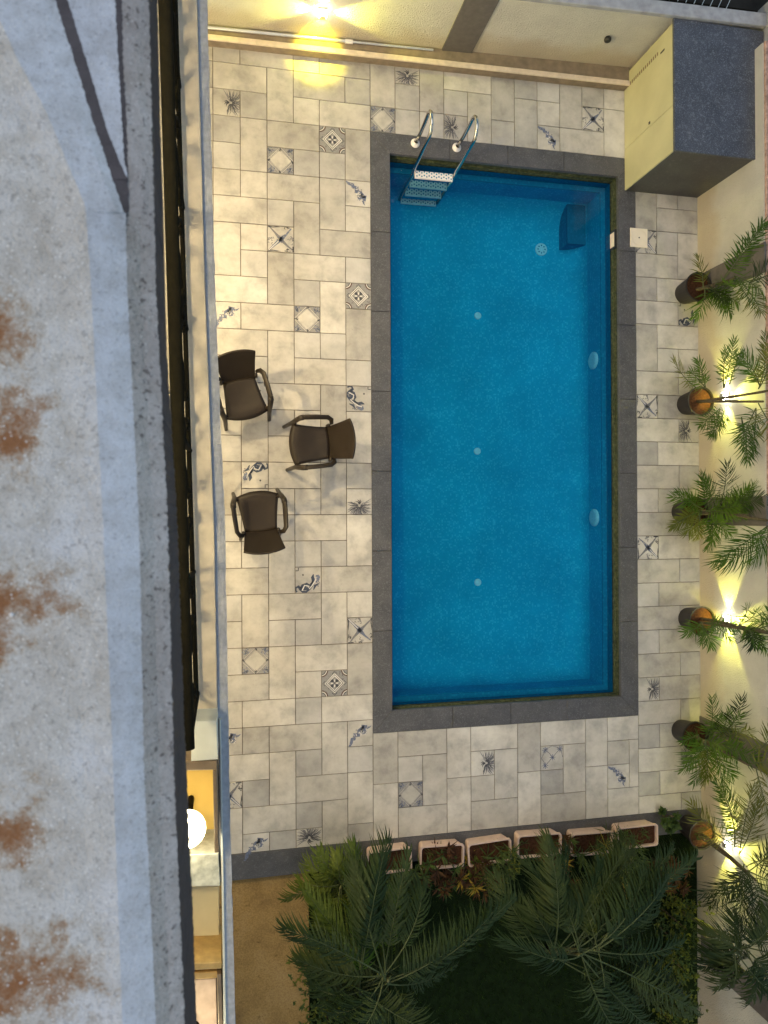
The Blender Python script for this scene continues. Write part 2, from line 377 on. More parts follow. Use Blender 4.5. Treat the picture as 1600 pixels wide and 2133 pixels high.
def pat(name):
    L = {}
    def g(k):
        if k not in L: L[k] = MB()
        return L[k]
    if name == 'mandala':
        poly(g('ink_wash'), [(.012, .012), (.988, .012), (.988, .988), (.012, .988)])
        for cx, cy, a in ((0, 0, 0), (1, 0, 90), (1, 1, 180), (0, 1, 270)):
            ribbon(g('ink_brown'), arc(cx, cy, .22, a, a + 90), .045); ribbon(g('ink_black'), arc(cx, cy, .15, a, a + 90), .02); ribbon(g('ink_white'), arc(cx, cy, .185, a, a + 90), .022)
        for r, w in ((.40, .018), (.34, .025)): ribbon(g('ink_black'), [(.5 + r, .5), (.5, .5 + r), (.5 - r, .5), (.5, .5 - r), (.5 + r, .5)], w)
        for r in (.37, .29): ribbon(g('ink_white'), [(.5 + r, .5), (.5, .5 + r), (.5 - r, .5), (.5, .5 - r), (.5 + r, .5)], .03)
        for i in range(4):
            a = R(45 + 90 * i); poly(g('ink_black'), ell(.5 + .155 * math.cos(a), .5 + .155 * math.sin(a), .095, .058, a + 1.57 * (i % 2) * 0))
            b = R(90 * i); poly(g('ink_white'), ell(.5 + .1 * math.cos(b), .5 + .1 * math.sin(b), .055, .03, b)); poly(g('ink_black'), ell(.5 + .27 * math.cos(b), .5 + .27 * math.sin(b), .025, .025, 0))
            ribbon(g('ink_black'), [(.5 + .44 * math.cos(b) + .12 * math.cos(b + 2.2), .5 + .44 * math.sin(b) + .12 * math.sin(b + 2.2)), (.5 + .46 * math.cos(b), .5 + .46 * math.sin(b)), (.5 + .44 * math.cos(b) + .12 * math.cos(b - 2.2), .5 + .44 * math.sin(b) + .12 * math.sin(b - 2.2))], .015)
        scrib(g('ink_black'), .5, .5, .47, 26, .012)
    elif name == 'diamond':
        for a, b, c in (((.012, .012), (.47, .012), (.012, .47)), ((.988, .012), (.988, .47), (.53, .012)), ((.988, .988), (.53, .988), (.988, .53)), ((.012, .988), (.012, .53), (.47, .988))): poly(g('ink_wash'), [a, b, c])
        for r, w in ((.47, .02), (.42, .012)): ribbon(g('ink_grey'), [(.5 + r, .5), (.5, .5 + r), (.5 - r, .5), (.5, .5 - r), (.5 + r, .5)], w)
        for cx, cy in ((.13, .13), (.87, .13), (.87, .87), (.13, .87)): scrib(g('ink_blue'), cx, cy, .13, 15, .02)
        for cx, cy in ((.5, .06), (.5, .94), (.06, .5), (.94, .5)): scrib(g('ink_black'), cx, cy, .04, 4, .02)
        ribbon(g('ink_grey'), [(.02, .02), (.98, .02), (.98, .98), (.02, .98), (.02, .02)], .012)
    elif name == 'cross':
        ribbon(g('ink_blue'), [(.03, .03), (.3, .3), (.5, .5), (.72, .7), (.9, .93)], [.03, .07, .12, .05, .03]); ribbon(g('ink_grey'), [(.08, .95), (.3, .72), (.5, .5), (.74, .27), (.97, .1)], [.03, .05, .10, .05, .03])
        ribbon(g('ink_white'), [(.05, .05), (.42, .42)], .018)
        for i in range(8):
            a = R(45 * i + 10); ribbon(g('ink_blue'), [(.5, .5), (.5 + .16 * math.cos(a), .5 + .16 * math.sin(a))], [.05, .008])
        for y in (.04, .96): ribbon(g('ink_black'), [(.03, y), (.2, y + .02 * (1 if y < .5 else -1)), (.34, y), (.5, y)], [.05, .025, .03, .005]); scrib(g('ink_black'), .75, y * .94 + .03, .1, 7, .02)
        scrib(g('ink_grey'), .06, .5, .2, 12, .018); scrib(g('ink_grey'), .94, .5, .2, 12, .018)
        ribbon(g('ink_black'), [(.97, .03), (.97, .25)], .035)
    elif name == 'fern':
        for i in range(54):
            a = R(-118 + 236 * (i % 27) / 26 + rp.uniform(-5, 5)); r0 = .05 if i < 27 else .19; l = rp.uniform(.14, .26) if i < 27 else rp.uniform(.25, .42)
            p = Vector((.66 + r0 * math.cos(a), .5 + r0 * math.sin(a))); b = a + rp.uniform(-.5, .5); q = p + Vector((math.cos(a), math.sin(a))) * l * .5; e = q + Vector((math.cos(b), math.sin(b))) * l * .5
            pts = [p, q, e]
            pts = [(min(x.x, .985), min(max(x.y, .015), .985)) for x in pts]
            ribbon(g('ink_black' if i % 3 == 0 else 'ink_grey'), pts, [.016, .022, .004])
        for a in (150, 180, 210): ribbon(g('ink_black'), [(.6, .5), (.6 + .12 * math.cos(R(a)), .5 + .12 * math.sin(R(a))), (.6 + .2 * math.cos(R(a + 25)), .5 + .2 * math.sin(R(a + 25)))], [.03, .03, .006])
    elif name == 'zig':
        poly(g('ink_blue'), [(.02, .97), (.02, .88), (.14, .80), (.24, .78), (.24, .70), (.36, .70), (.38, .52), (.50, .50), (.50, .40), (.66, .40), (.66, .34), (.82, .36), (.84, .22), (.72, .16), (.66, .26), (.54, .22), (.52, .30), (.40, .34)][:12] + [(.80, .40), (.82, .20), (.66, .22), (.48, .28), (.46, .38), (.36, .40), (.32, .56), (.22, .60), (.16, .72)][:0] + [(.64, .62), (.52, .62), (.52, .78), (.36, .80), (.34, .88), (.14, .92)])
        poly(g('ink_blue'), [(.46, .46), (.48, .24), (.60, .24), (.62, .30), (.80, .22), (.84, .46), (.70, .44), (.66, .52)]); ribbon(g('ink_blue'), [(.70, .25), (.72, .14), (.78, .06)], [.07, .04, .01])
        scrib(g('ink_grey'), .45, .6, .2, 12, .02); scrib(g('ink_white'), .5, .5, .28, 16, .014)
    elif name == 'curl':
        pts = [(.05, .93), (.1, .985), (.22, .98), (.26, .88), (.16, .80), (.06, .72), (.05, .58), (.16, .45), (.3, .36), (.46, .3), (.6, .34), (.72, .3)]
        ribbon(g('ink_navy'), pts, [.05, .05, .06, .07, .08, .06, .05, .06, .08, .09, .08, .02])
        ribbon(g('ink_navy'), [(.16, .80), (.3, .72), (.36, .56), (.30, .44), (.46, .3)], [.06, .07, .06, .05, .04])
        poly(g('ink_navy'), ell(.19, .6, .085, .13, .15)); ribbon(g('ink_white'), [(.10, .74), (.3, .64), (.26, .5), (.16, .46), (.30, .34), (.5, .22), (.62, .2)], .028)
        poly(g('ink_blue'), [(.4, .2), (.56, .26), (.68, .2), (.7, .1), (.6, .04), (.48, .08)]); ribbon(g('ink_navy'), [(.12, .3), (.28, .24), (.36, .1)], [.02, .07, .02]); poly(g('ink_black'), ell(.7, .7, .035, .035, 0)); ribbon(g('ink_black'), [(.86, .98), (.86, .88), (.97, .88)], .025)
        scrib(g('ink_grey'), .3, .12, .15, 8, .02)
    elif name == 'lattice':
        for cx, cy in ((.2, .84), (.84, .84), (.2, .2), (.52, .52)):
            for i in range(4):
                a = R(45 * i); ribbon(g('ink_blue'), [(cx - .13 * math.cos(a), cy - .13 * math.sin(a)), (cx + .13 * math.cos(a), cy + .13 * math.sin(a))], .02)
        for p, q in (((.2, .84), (.52, .52)), ((.84, .84), (.52, .52)), ((.2, .2), (.52, .52)), ((.2, .84), (.5, .99)), ((.84, .84), (.5, .99)), ((.03, .5), (.2, .84)), ((.03, .5), (.2, .2)), ((.97, .5), (.84, .84))): ribbon(g('ink_grey'), [p, ((p[0] + q[0]) / 2 + .02, (p[1] + q[1]) / 2 + .02), q], .018)
    out = []
    order = ['ink_wash', 'ink_grey', 'ink_blue', 'ink_brown', 'ink_navy', 'ink_black', 'ink_white']
    v = []; f = []; mats = []; mi = []
    for o in order:
        if o in L:
            b = len(v); zz = .0007 + .00035 * order.index(o); v += [(x * C - C / 2, y * C - C / 2, zz) for x, y, _ in L[o].v]; f += [tuple(i + b for i in t) for t in L[o].f]; mi += [len(mats)] * len(L[o].f); mats.append(M[o])
    me = bpy.data.meshes.new('printed_pattern'); me.from_pydata(v, [], f)
    for m_ in mats: me.materials.append(m_)
    for p_, i in zip(me.polygons, mi): p_.material_index = i
    return me
rt = random.Random(11)
def zone(xo, yo, cells, H2, V2, P, yclip=None, wide={}, xclip=None):
    done = set()
    Pd = {(c, r): (n, rot) for c, r, n, rot in P}
    for (c, r) in cells:
        if (c, r) in done: continue
        w = h = 1.0
        if (c, r) in wide: w, h = wide[(c, r)]
        elif (c, r) in H2 and (c + 1, r) in cells: w = 2
        elif (c, r) in V2 and (c, r + 1) in cells: h = 2
        for i in range(max(1, int(w))):
            for j in range(max(1, int(h))): done.add((c + i, r + j))
        x = xo + c * C; yt = yo - r * C; yb = yt - h * C; xr = x + w * C
        if yclip is not None and (yb < yclip or yb - yclip < .09): yb = yclip
        if xclip is not None: xr = min(xr, xclip)
        if yt - yb < .01 or xr - x < .01: continue
        plain_sq = w == 1 and h == 1 and (c, r) not in Pd
        o = obj('tile', tmesh(xr - x, yt - yb, 'tile_grey' if plain_sq and rt.random() < .8 else 'tile'), deck, (x, yb, rt.uniform(-.0006, .0006)))
        if (c, r) in Pd:
            n, rot = Pd[(c, r)]
            if n not in PAT: PAT[n] = pat(n)
            q = obj('printed_pattern', PAT[n], o, (C / 2, yt - yb - C / 2, 0), R(rot))
L_H2 = {(-5,-3),(-2,-3),(-6,-2),(-3,-2),(-2,-1),(-4,0),(-4,2),(-6,3),(-2,4),(-3,5),(-6,6),(-5,7),(-6,8),(-3,9),(-4,10),(-4,12),(-4,13),(-3,15),(-6,17),(-2,17),(-4,18),(-3,20),(-6,21),(-5,22),(-2,22),(-4,23),(-6,24),(-3,25),(-5,26)} | {(-8, r) for r in range(-3, 28)}
L_V2 = {(-4,-2),(-5,0),(-1,0),(-2,2),(-3,3),(-6,4),(-4,5),(-2,6),(-1,7),(-4,8),(-2,10),(-5,11),(-1,11),(-6,13),(-2,13),(-1,15),(-4,16),(-5,18),(-2,18),(-4,20),(-1,20),(-2,23),(-4,24),(-1,25),(-6,26),(-2,26)}
L_P = [(-6,-1,'fern',0),(-2,0,'mandala',0),(-4,1,'diamond',0),(-1,2,'zig',0),(-4,4,'cross',0),(-1,6,'mandala',0),(-6,7,'zig',90),(-3,7,'diamond',90),(-5,10,'curl',0),(-1,10,'curl',0),(-5,13,'curl',-90),(-1,14,'fern',-90),(-3,17,'curl',90),(-1,19,'cross',-90),(-5,20,'diamond',180),(-2,21,'mandala',90),(-6,23,'zig',90),(-1,23,'zig',90),(-6,25,'cross',90),(-5,27,'zig',90),(-3,27,'fern',90)]
zone(X0, Y0, [(c, r) for r in range(-3, 28) for c in range(-8, 0)], L_H2, L_V2, L_P, YEND)
zone(X0, Y0, [(c, r) for r in range(-3, 0) for c in range(0, 12)], {(3,-3),(8,-1)}, {(0,-3),(2,-3),(4,-2),(5,-3),(6,-2),(8,-3),(10,-2)}, [(0,-1,'diamond',0),(1,-3,'fern',-90),(3,-1,'fern',180),(7,-1,'zig',0),(9,-2,'cross',0)], None, {}, CX1)
zone(CX1, Y0 + .012, [(c, r) for r in range(-3, 28) for c in range(0, 3)], {(1,2),(0,4),(1,5),(0,6),(1,7),(0,9),(1,10),(0,11),(1,12),(0,13),(1,14),(0,15),(1,16),(0,17),(1,18),(0,19),(1,20),(0,21),(1,22),(0,23),(1,24),(0,25),(1,26),(0,27)}, {(0,1),(2,3),(0,7)}, [(0,3,'cross',90),(2,6,'curl',90),(0,10,'cross',-90),(2,11,'fern',180),(0,16,'cross',90),(0,22,'fern',0),(2,25,'fern',180)], YEND)
zone(X0, CY0, [(c, r) for r in range(0, 4) for c in range(0, 12)], {(1,0),(1,3),(4,0),(4,3),(7,0),(7,3)}, {(0,0),(0,2),(2,1),(3,0),(3,2),(5,1),(6,0),(6,2),(8,1),(9,0),(9,2)}, [(1,2,'diamond',0),(4,1,'fern',0),(7,1,'lattice',0),(10,2,'zig',0)], YEND, {(10,0):(1.434,1),(10,3):(1.434,1),(11,1):(.434,2),(11,0):(.001,1),(11,3):(.001,1)})

# ------------------------------------------------------------------ pool
pool = empty('swimming_pool', (3.38, .98, 0), 'rectangular blue mosaic swimming pool framed by dark granite coping', 'pool')
pool_inv = Matrix.Translation((-3.38, -.98, 0))
def ppart(mb, name, mat, parent=None, smooth=False):
    o = mb.build(name, mat, parent or pool, smooth)
    if parent is None: o.location = (-3.38, -.98, 0)
    return o
def quadslab(p, name='coping_slab'):
    m = MB(); m.prism(p, -.045, .004, .003); ppart(m, name, M['granite'])
e = .0022
OX0, OX1, OY0, OY1 = X0, CX1, CY0, Y0
def side(n, f):
    for i in range(n): f(i / n, (i + 1) / n, i == 0, i == n - 1)
side(4, lambda a, b, s, t: quadslab([(OX0 if s else lerp(IX0, IX1, a) + e, OY1) if True else 0, (IX0 if s else lerp(IX0, IX1, a) + e, IY1), (lerp(IX0, IX1, b) - e if not t else IX1, IY1), (OX1 if t else lerp(IX0, IX1, b) - e, OY1)]))
side(4, lambda a, b, s, t: quadslab([(OX0 if s else lerp(IX0, IX1, a) + e, OY0), (OX1 if t else lerp(IX0, IX1, b) - e, OY0), (IX1 if t else lerp(IX0, IX1, b) - e, IY0), (IX0 if s else lerp(IX0, IX1, a) + e, IY0)]))
side(7, lambda a, b, s, t: quadslab([(OX0, (OY0 if s else lerp(IY0, IY1, a)) + e), (IX0, (IY0 if s else lerp(IY0, IY1, a)) + e), (IX0, (IY1 if t else lerp(IY0, IY1, b)) - e), (OX0, (OY1 if t else lerp(IY0, IY1, b)) - e)]))
side(7, lambda a, b, s, t: quadslab([(IX1, (IY0 if s else lerp(IY0, IY1, a)) + e), (OX1, (OY0 if s else lerp(IY0, IY1, a)) + e), (OX1, (OY1 if t else lerp(IY0, IY1, b)) - e), (IX1, (IY1 if t else lerp(IY0, IY1, b)) - e)]))
POOLW = 2.6; PZ = -.96; WZ = -.17
def ring(x0, x1, y0, y1, za, zb, t):               # four inward walls
    m = MB(); m.box(x0 - t, x0, y0 - t, y1 + t, za, zb); m.box(x1, x1 + t, y0 - t, y1 + t, za, zb); m.box(x0, x1, y0 - t, y0, za, zb); m.box(x0, x1, y1, y1 + t, za, zb); return m
ppart(ring(IX0 - .004, IX1 + .004, IY0 - .004, IY1 + .004, -.10, -.0452, .05), 'upper_wall_band', M['moss'])
ppart(ring(IX0 + .012, IX1 - .012, IY0 + .012, IY1 - .012, -.19, -.1002, .07), 'waterline_band', M['moss'])
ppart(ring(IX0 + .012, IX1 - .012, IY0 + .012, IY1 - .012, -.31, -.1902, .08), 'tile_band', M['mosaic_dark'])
lw = IX1 - W(1253, 800, -.31).x
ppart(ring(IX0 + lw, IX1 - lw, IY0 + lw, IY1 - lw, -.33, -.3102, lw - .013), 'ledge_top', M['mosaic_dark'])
ppart(ring(IX0 + lw + .002, IX1 - lw - .002, IY0 + lw + .002, IY1 - lw - .002, PZ - .1, -.3302, .08), 'basin_wall', M['mosaic'])
m = MB(); m.box(IX0 - .07, IX1 + .07, IY0 - .07, IY1 + .07, PZ - .2, PZ); ppart(m, 'basin_floor', M['mosaic'])
cv = MB(); rects = []
for q in range(7):                                  # rounded cove added between floor and walls so the walls catch more light
    a_ = R(90 * q / 6); ins = lw + .0025 + .30 * (1 - math.sin(a_)); zz = PZ + .0015 + .30 * (1 - math.cos(a_)); rects.append([(IX0 + ins, IY0 + ins, zz), (IX1 - ins, IY0 + ins, zz), (IX1 - ins, IY1 - ins, zz), (IX0 + ins, IY1 - ins, zz)])
for r_ in rects: cv.v += r_
cv.f += [(q * 4 + i, q * 4 + (i + 1) % 4, q * 4 + 4 + (i + 1) % 4, q * 4 + 4 + i) for q in range(6) for i in range(4)]
cvo = ppart(cv, 'added_cove', M['mosaic'], smooth=True)
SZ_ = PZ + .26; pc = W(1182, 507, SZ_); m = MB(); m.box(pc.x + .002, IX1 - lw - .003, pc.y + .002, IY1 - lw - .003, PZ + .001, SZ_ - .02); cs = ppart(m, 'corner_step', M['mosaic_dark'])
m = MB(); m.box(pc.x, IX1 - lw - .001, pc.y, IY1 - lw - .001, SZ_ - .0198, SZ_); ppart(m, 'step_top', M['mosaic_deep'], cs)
def disc(p, r, name, holes=True):
    m = MB(); m.lathe([(r, 0), (r, .012), (r * .9, .018), (r * .25, .018), (.0005, .016)], p, 24); o = ppart(m, name, M['grille_pale'], smooth=False)
    if holes:
        h = MB()
        for k in range(8):
            a = k * math.pi / 4; h.lathe([(r * .13, .0195), (.0003, .0196)], (p.x + r * .6 * math.cos(a), p.y + r * .6 * math.sin(a), p.z), 8)
        ppart(h, 'drain_hole', M['mosaic_dark'], o)
disc(W(1127, 520, PZ), .085, 'main_drain')
for p in ((995, 658), (994, 940), (995, 1213)): disc(W(*p, PZ), .047, 'floor_inlet', False)
for p, sd_ in (((1243, 755), 1), ((1243, 1078), 1)  ):   # round underwater lights, on the wall away from the house
    yy = W(p[0], p[1], -.6).y; m = MB(); cz = -.50 if sd_ > 0 else -.80; cx = IX1 - lw - .003 if sd_ > 0 else IX0 + lw + .003; vs = []; n = 20
    for rr, dx in ((.115, 0), (.115, .02), (.09, .035), (.0005, .04)):
        for k in range(n): a = 2 * math.pi * k / n; vs.append((cx - dx * sd_, yy + rr * math.cos(a), cz + rr * math.sin(a)))
    m.add(vs, [(i * n + k, i * n + (k + 1) % n, (i + 1) * n + (k + 1) % n, (i + 1) * n + k) for i in range(3) for k in range(n)]); ul = ppart(m, 'underwater_light', M['grille_pale'] if sd_ > 0 else M['lens_cool'])
    if sd_ < 0:
        l = bpy.data.lights.new('underwater_beam', 'AREA'); l.shape = 'DISK'; l.size = .2; l.energy = POOLW; l.color = (.75, .93, 1.0); l.spread = R(170)
        lo = bpy.data.objects.new('underwater_beam', l); col.objects.link(lo); lo.parent = ul; lo.location = (cx + .06, yy, cz); lo.rotation_euler = Vector((1, 0, .5)).to_track_quat('-Z', 'Y').to_euler()
sk = W(1283, 500, -.1)
m = MB(); m.box(IX1 - .016, IX1 + .01, sk.y - .12, sk.y + .12, -.17, -.05); o = ppart(m, 'skimmer_mouth', M['black'])
m = MB(); m.add([(IX1 - .02, sk.y - .09, -.165), (IX1 - .02, sk.y + .09, -.165), (IX1 - .02, sk.y + .09, -.07), (IX1 - .02, sk.y - .09, -.07), (IX1 - .024, sk.y - .09, -.165), (IX1 - .024, sk.y + .09, -.165), (IX1 - .024, sk.y + .09, -.07), (IX1 - .024, sk.y - .09, -.07)], [(0, 1, 2, 3), (7, 6, 5, 4), (0, 4, 5, 1), (1, 5, 6, 2), (2, 6, 7, 3), (3, 7, 4, 0)]); ppart(m, 'skimmer_flap', M['cream_plastic'], o)
lp = W(1330, 496, 0)
lid = empty('skimmer_lid', (lp.x, lp.y, .004), 'square cream skimmer lid with round cover on the coping', 'lid')
m = MB(); m.box(-.12, .12, -.12, .12, 0, .012, .003); m.build('lid_frame', M['cream_plastic'], lid)
m = MB(); m.lathe([(.105, .0118), (.105, .015), (.099, .015), (.099, .0122)], (0, 0, 0), 32); m.lathe([(.094, .0121), (.094, .0145), (.0005, .0145)], (0, 0, 0), 32); m.build('round_cover', M['cream_plastic'], lid)
m = MB(); m.lathe([(.01, .0146), (.01, .0155), (.0003, .0155)], (0, 0, 0), 10); m.build('finger_hole', M['black'], lid)
m = MB(); nx, ny = 1, 1; m.add([(IX0 + .008, IY0 + .008, WZ), (IX1 - .008, IY0 + .008, WZ), (IX1 - .008, IY1 - .008, WZ), (IX0 + .008, IY1 - .008, WZ)], [(0, 1, 2, 3)]); tag(m.build('water', M['water']), kind='structure')

# ladder
lad = empty('pool_ladder', (2.46, 4.42, 0), 'stainless steel pool ladder with white perforated steps', 'ladder')
for x in (-.25, .265):
    pts = [(x, 0, 0), (x, 0, .25), (x - .01, .0, .5), (x - .015, .01, .62)]
    for k in range(9):
        a = R(180 - 22.5 * k); pts.append((x - .015, -.125 - .135 * math.cos(a) * -1 * -1, .66 + .12 * math.sin(a)) if False else (x - .015, -.125 + .135 * math.cos(R(22.5 * k)), .66 + .12 * math.sin(R(22.5 * k))))
    pts += [(x - .012, -.262, .5), (x, -.265, .2), (x, -.272, 0), (x + .01, -.29, -.12), (x + .01, -.30, -.25), (x + .01, -.30, -.92)]
    m = MB(); m.tube(pts, .021, 12); m.build('rail', M['steel'], lad, True)
    m = MB(); m.lathe([(.055, .004), (.055, .012), (.045, .022), (.026, .03), (.024, .05)], (x, 0, 0), 20); m.build('flange', M['white_plastic'], lad, True)
for k, (z, ) in enumerate(((-.11,), (-.36,), (-.60,), (-.84,))):
    m = MB(); m.box(-.222, .252, -.355, -.265, z - .03, z, .006); o = m.build('step', M['white_plastic'], lad)
    h = MB()
    for i in range(15):
        for j in range(2 if i % 2 else 2):
            h.lathe([(.0095, .0006), (.0002, .0008)], (-.2 + i * .0307, -.332 + j * .042 + (.014 if i % 2 else 0), z), 7)
    h.build('grip_hole', M['mosaic_dark'], o)

# ------------------------------------------------------------------ boundary walls
def wl_y(x): return lerp(5.425, 5.60, (x + .15) / 5.15)    # inner face of the far wall
def pf_y(x): return lerp(5.268, 5.366, (x + .15) / 5.1)
WH = 1.06
bw = empty('boundary_wall', (2.5, 5.5, 0), 'cream boundary wall behind the ladder with a brown base ledge and taupe pilaster', 'wall')
def bpart(m, name, mat, root, base):
    o = m.build(name, mat, root); o.location = (-base[0], -base[1], -base[2]); return o
B0 = (2.5, 5.5, 0)
xa, xb = -1.1, 6.2
m = MB(); m.prism([(xa, wl_y(xa)), (xb, wl_y(xb)), (xb, wl_y(xb) + .13), (xa, wl_y(xa) + .13)], -1.6, WH); bpart(m, 'wall_face', M['plaster'], bw, B0)
m = MB(); m.prism([(xa, wl_y(xa) - .012), (xb, wl_y(xb) - .012), (xb, wl_y(xb) + .14), (xa, wl_y(xa) + .14)], WH, WH + .05, .008); bpart(m, 'wall_cap', M['grey_cap'], bw, B0)
m = MB(); m.prism([(xa, pf_y(xa)), (4.95, pf_y(4.95)), (4.95, wl_y(4.95)), (xa, wl_y(xa))], -.012, .118); bpart(m, 'base_ledge', M['kerb_brown'], bw, B0)
m = MB(); m.prism([(xa, pf_y(xa) - .006), (4.95, pf_y(4.95) - .006), (4.95, pf_y(4.95) + .052), (xa, pf_y(xa) + .052)], .1182, .142, .004); bpart(m, 'ledge_edging', M['kerb_cream'], bw, B0)
px0, px1 = 2.51, 2.88
m = MB(); m.prism([(px0, wl_y(px0) - .02), (px1, wl_y(px1) - .02), (px1, wl_y(px1)), (px0, wl_y(px0))], .1182, WH - .001); bpart(m, 'pilaster', M['taupe'], bw, B0)
ko = W(1266, 90, .62)
m = MB(); m.tube([(ko.x, wl_y(ko.x) - q, .62) for q in (-.002, .02, .035, .05, .06)], [.03, .042, .042, .034, .015], 16)
k_o = m.build('wall_spout', M['black']); tag(k_o, 'small round black fitting on the cream wall beside the cabinet', 'fitting')
# corner post
m = MB(); m.box(6.12, 6.45, 5.38, 5.9, -1.6, 1.25); cp = empty('corner_post', (6.28, 5.64, 0), 'grey stepped corner post at the meeting of the walls', 'post')
o = bpart(m, 'shaft', M['grey_cap'], cp, (6.28, 5.64, 0))
m = MB(); m.box(6.08, 6.5, 5.33, 5.95, 1.2502, 1.33, .01); bpart(m, 'cap', M['grey_cap'], cp, (6.28, 5.64, 0)); m = MB(); m.box(6.16, 6.42, 5.42, 5.86, 1.3302, 1.41, .01); bpart(m, 'cap_step', M['grey_cap'], cp, (6.28, 5.64, 0))
# wire grille beyond the wall
gr = empty('wire_grille', (5.6, 6.1, 0), 'row of thin pale wires over the dark gap beyond the far wall', 'grille')
m = MB(); m.tube([(4.2, 5.85, .95), (6.2, 5.9, .95)], .012, 6); bpart(m, 'bar', M['iron'], gr, (5.6, 6.1, 0))
for i in range(9):
    x = 4.85 + i * .105; m = MB(); m.tube([(x, 5.86, .97), (x + .35, 6.6, 1.0)], .004, 5); bpart(m, 'wire', M['alu'], gr, (5.6, 6.1, 0))
# right wall
rw = empty('boundary_wall', (6.08, 0, 0), 'cream roughcast boundary wall behind the potted palms with taupe pilasters', 'wall')
RB = (6.08, 0, 0); RH = 1.20
m = MB(); m.box(WX, WX + .16, -9.5, 5.36, -1.6, RH); bpart(m, 'wall_face', M['plaster'], rw, RB)
m = MB(); m.box(WX + .012, WX + .34, -9.5, 5.37, RH + .0002, RH + .03, .006); bpart(m, 'wall_cap', M['pink_brick'], rw, RB)
for y in (2.74, -.14, -2.95, -5.75, -8.5):
    m = MB(); m.box(WX - .02, WX - .0002, y, y + .34, .002, RH + .03); bpart(m, 'pilaster', M['taupe'], rw, RB)
nb = MB(); nb.box(WX + .345, WX + 3, -9.5, 5.3, -1.58, .95); tag(nb.build('neighbouring_roof', M['pink_brick']), 'low reddish neighbouring roof beyond the right boundary wall', 'roof')

# pole lying on the ledge
a = Vector((-.9, wl_y(-.9) - .035, .145)); b = Vector((2.40, wl_y(2.40) - .035, .135)); j = a.lerp(b, .69)
po = empty('pool_pole', tuple(a), 'long silver telescopic pole lying on the ledge under the wall lamp', 'pole')
m = MB(); m.tube([a, j], .019, 10); bpart(m, 'outer_tube', M['alu'], po, a)
m = MB(); m.tube([j.lerp(a, .012), j.lerp(b, .06)], [.026, .024], 10); bpart(m, 'clamp', M['white_plastic'], po, a)
m = MB(); m.tube([j.lerp(b, .06), b], .014, 10); bpart(m, 'inner_tube', M['alu'], po, a)

# cabinet
cab = empty('pump_cabinet', (5.46, 4.75, 0), 'yellow fronted pump cabinet with a dark slate top beside the pool', 'cabinet')
CB = (5.46, 4.75, 0); cx0, cx1, cy0, cy1, cz = 4.95, WX - .002, 4.10, 5.55, 1.07
m = MB(); m.box(cx0 + .02, cx1, cy0 + .015, cy1, -.005, cz - .031); bpart(m, 'carcass', M['granite_dark'], cab, CB)
m = MB(); m.box(cx0 + .019, cx1, cy0, cy0 + .0149, .0, cz - .031); bpart(m, 'side_panel', M['granite_dark'], cab, CB)
m = MB(); m.box(cx0 - .005, cx1 + .12, cy0 - .008, cy1 + .04, cz - .03, cz, .004); bpart(m, 'slab_top', M['slate'], cab, CB)
yd = 4.62
dm = MB(); dm.box(cx0, cx0 + .018, cy0 + .003, yd - .0025, .005, cz - .034, .0015); d1 = bpart(dm, 'door', M['cab_yellow'], cab, CB)
dm = MB(); dm.box(cx0, cx0 + .018, yd + .0025, cy1, .005, cz - .034, .0015); d2 = bpart(dm, 'door', M['cab_yellow'], cab, CB)
m = MB(); m.box(cx0 - .004, cx0 - .0002, yd + .03, yd + .06, .55, .58); m.build('lock', M['black'], d2)
m = MB(); m.box(cx0 - .003, cx0 - .0002, 5.34, 5.36, .80, .88); m.build('handle_slot', M['black'], d2)
for i in range(16):
    m = MB(); m.box(cx0 - .0022, cx0 - .0002, 5.36, 5.40, .10 + i * .042, .122 + i * .042); m.build('vent_slot', M['frame_brown'], d2)

# ------------------------------------------------------------------ wall lamps
def spot(parent, loc, direction, e, ang, colr, blend=.35, size=.02):
    l = bpy.data.lights.new('lamp_beam', 'SPOT'); l.energy = e; l.spot_size = R(ang); l.spot_blend = blend; l.color = colr; l.shadow_soft_size = size
    o = bpy.data.objects.new('lamp_beam', l); col.objects.link(o); o.location = loc; o.rotation_euler = Vector(direction).to_track_quat('-Z', 'Y').to_euler(); o.parent = parent
    return o
YEL = (1.0, .84, .03); YG = (1.0, .96, .14)
LAMPW = 17.0
def wall_lamp(pos, nrm, tang, label, e=1.0, group='multi beam wall lamps'):
    root = empty('wall_lamp', pos, label, 'lamp', group); n = Vector(nrm); t = Vector(tang)
    def bx(c, sz):
        m = MB(); c = Vector(c); s = Vector(sz); m.box(c.x - s.x, c.x + s.x, c.y - s.y, c.y + s.y, c.z - s.z, c.z + s.z); return m
    hx = .045
    bx(n * .012, [abs(t[i]) * hx + abs(n[i]) * .012 + (hx if i == 2 else 0) for i in range(3)]).build('back_plate', M['alu'], root)
    bx(n * .05, [abs(t[i]) * .032 + abs(n[i]) * .036 + (.032 if i == 2 else 0) for i in range(3)]).build('housing', M['alu'], root)
    for dv in (t, -t, Vector((0, 0, 1)), Vector((0, 0, -1))):
        m = MB(); c = n * .055 + dv * .034; m.lathe([(.024, 0), (.018, .008), (.0005, .012)], (0, 0, 0), 12); q = m.build('lens', M['lens'], root); q.location = c; q.rotation_euler = dv.to_track_quat('Z', 'Y').to_euler()
        down = dv.z < -.5
        spot(root, n * .058 + dv * .055, dv - n * (.10 if not down else -.10), LAMPW * e * ((1.9 if e > 1.3 else .2) if down else 1.0), 66 if not down else 82, YEL if down else YG, .5 if not down else .9)
    return root
l0 = W(672, 14, .56); wall_lamp((l0.x, wl_y(l0.x), .56), (0, -1, 0), (1, 0, 0), 'glowing wall lamp with star beams above the silver pole', 1.6)
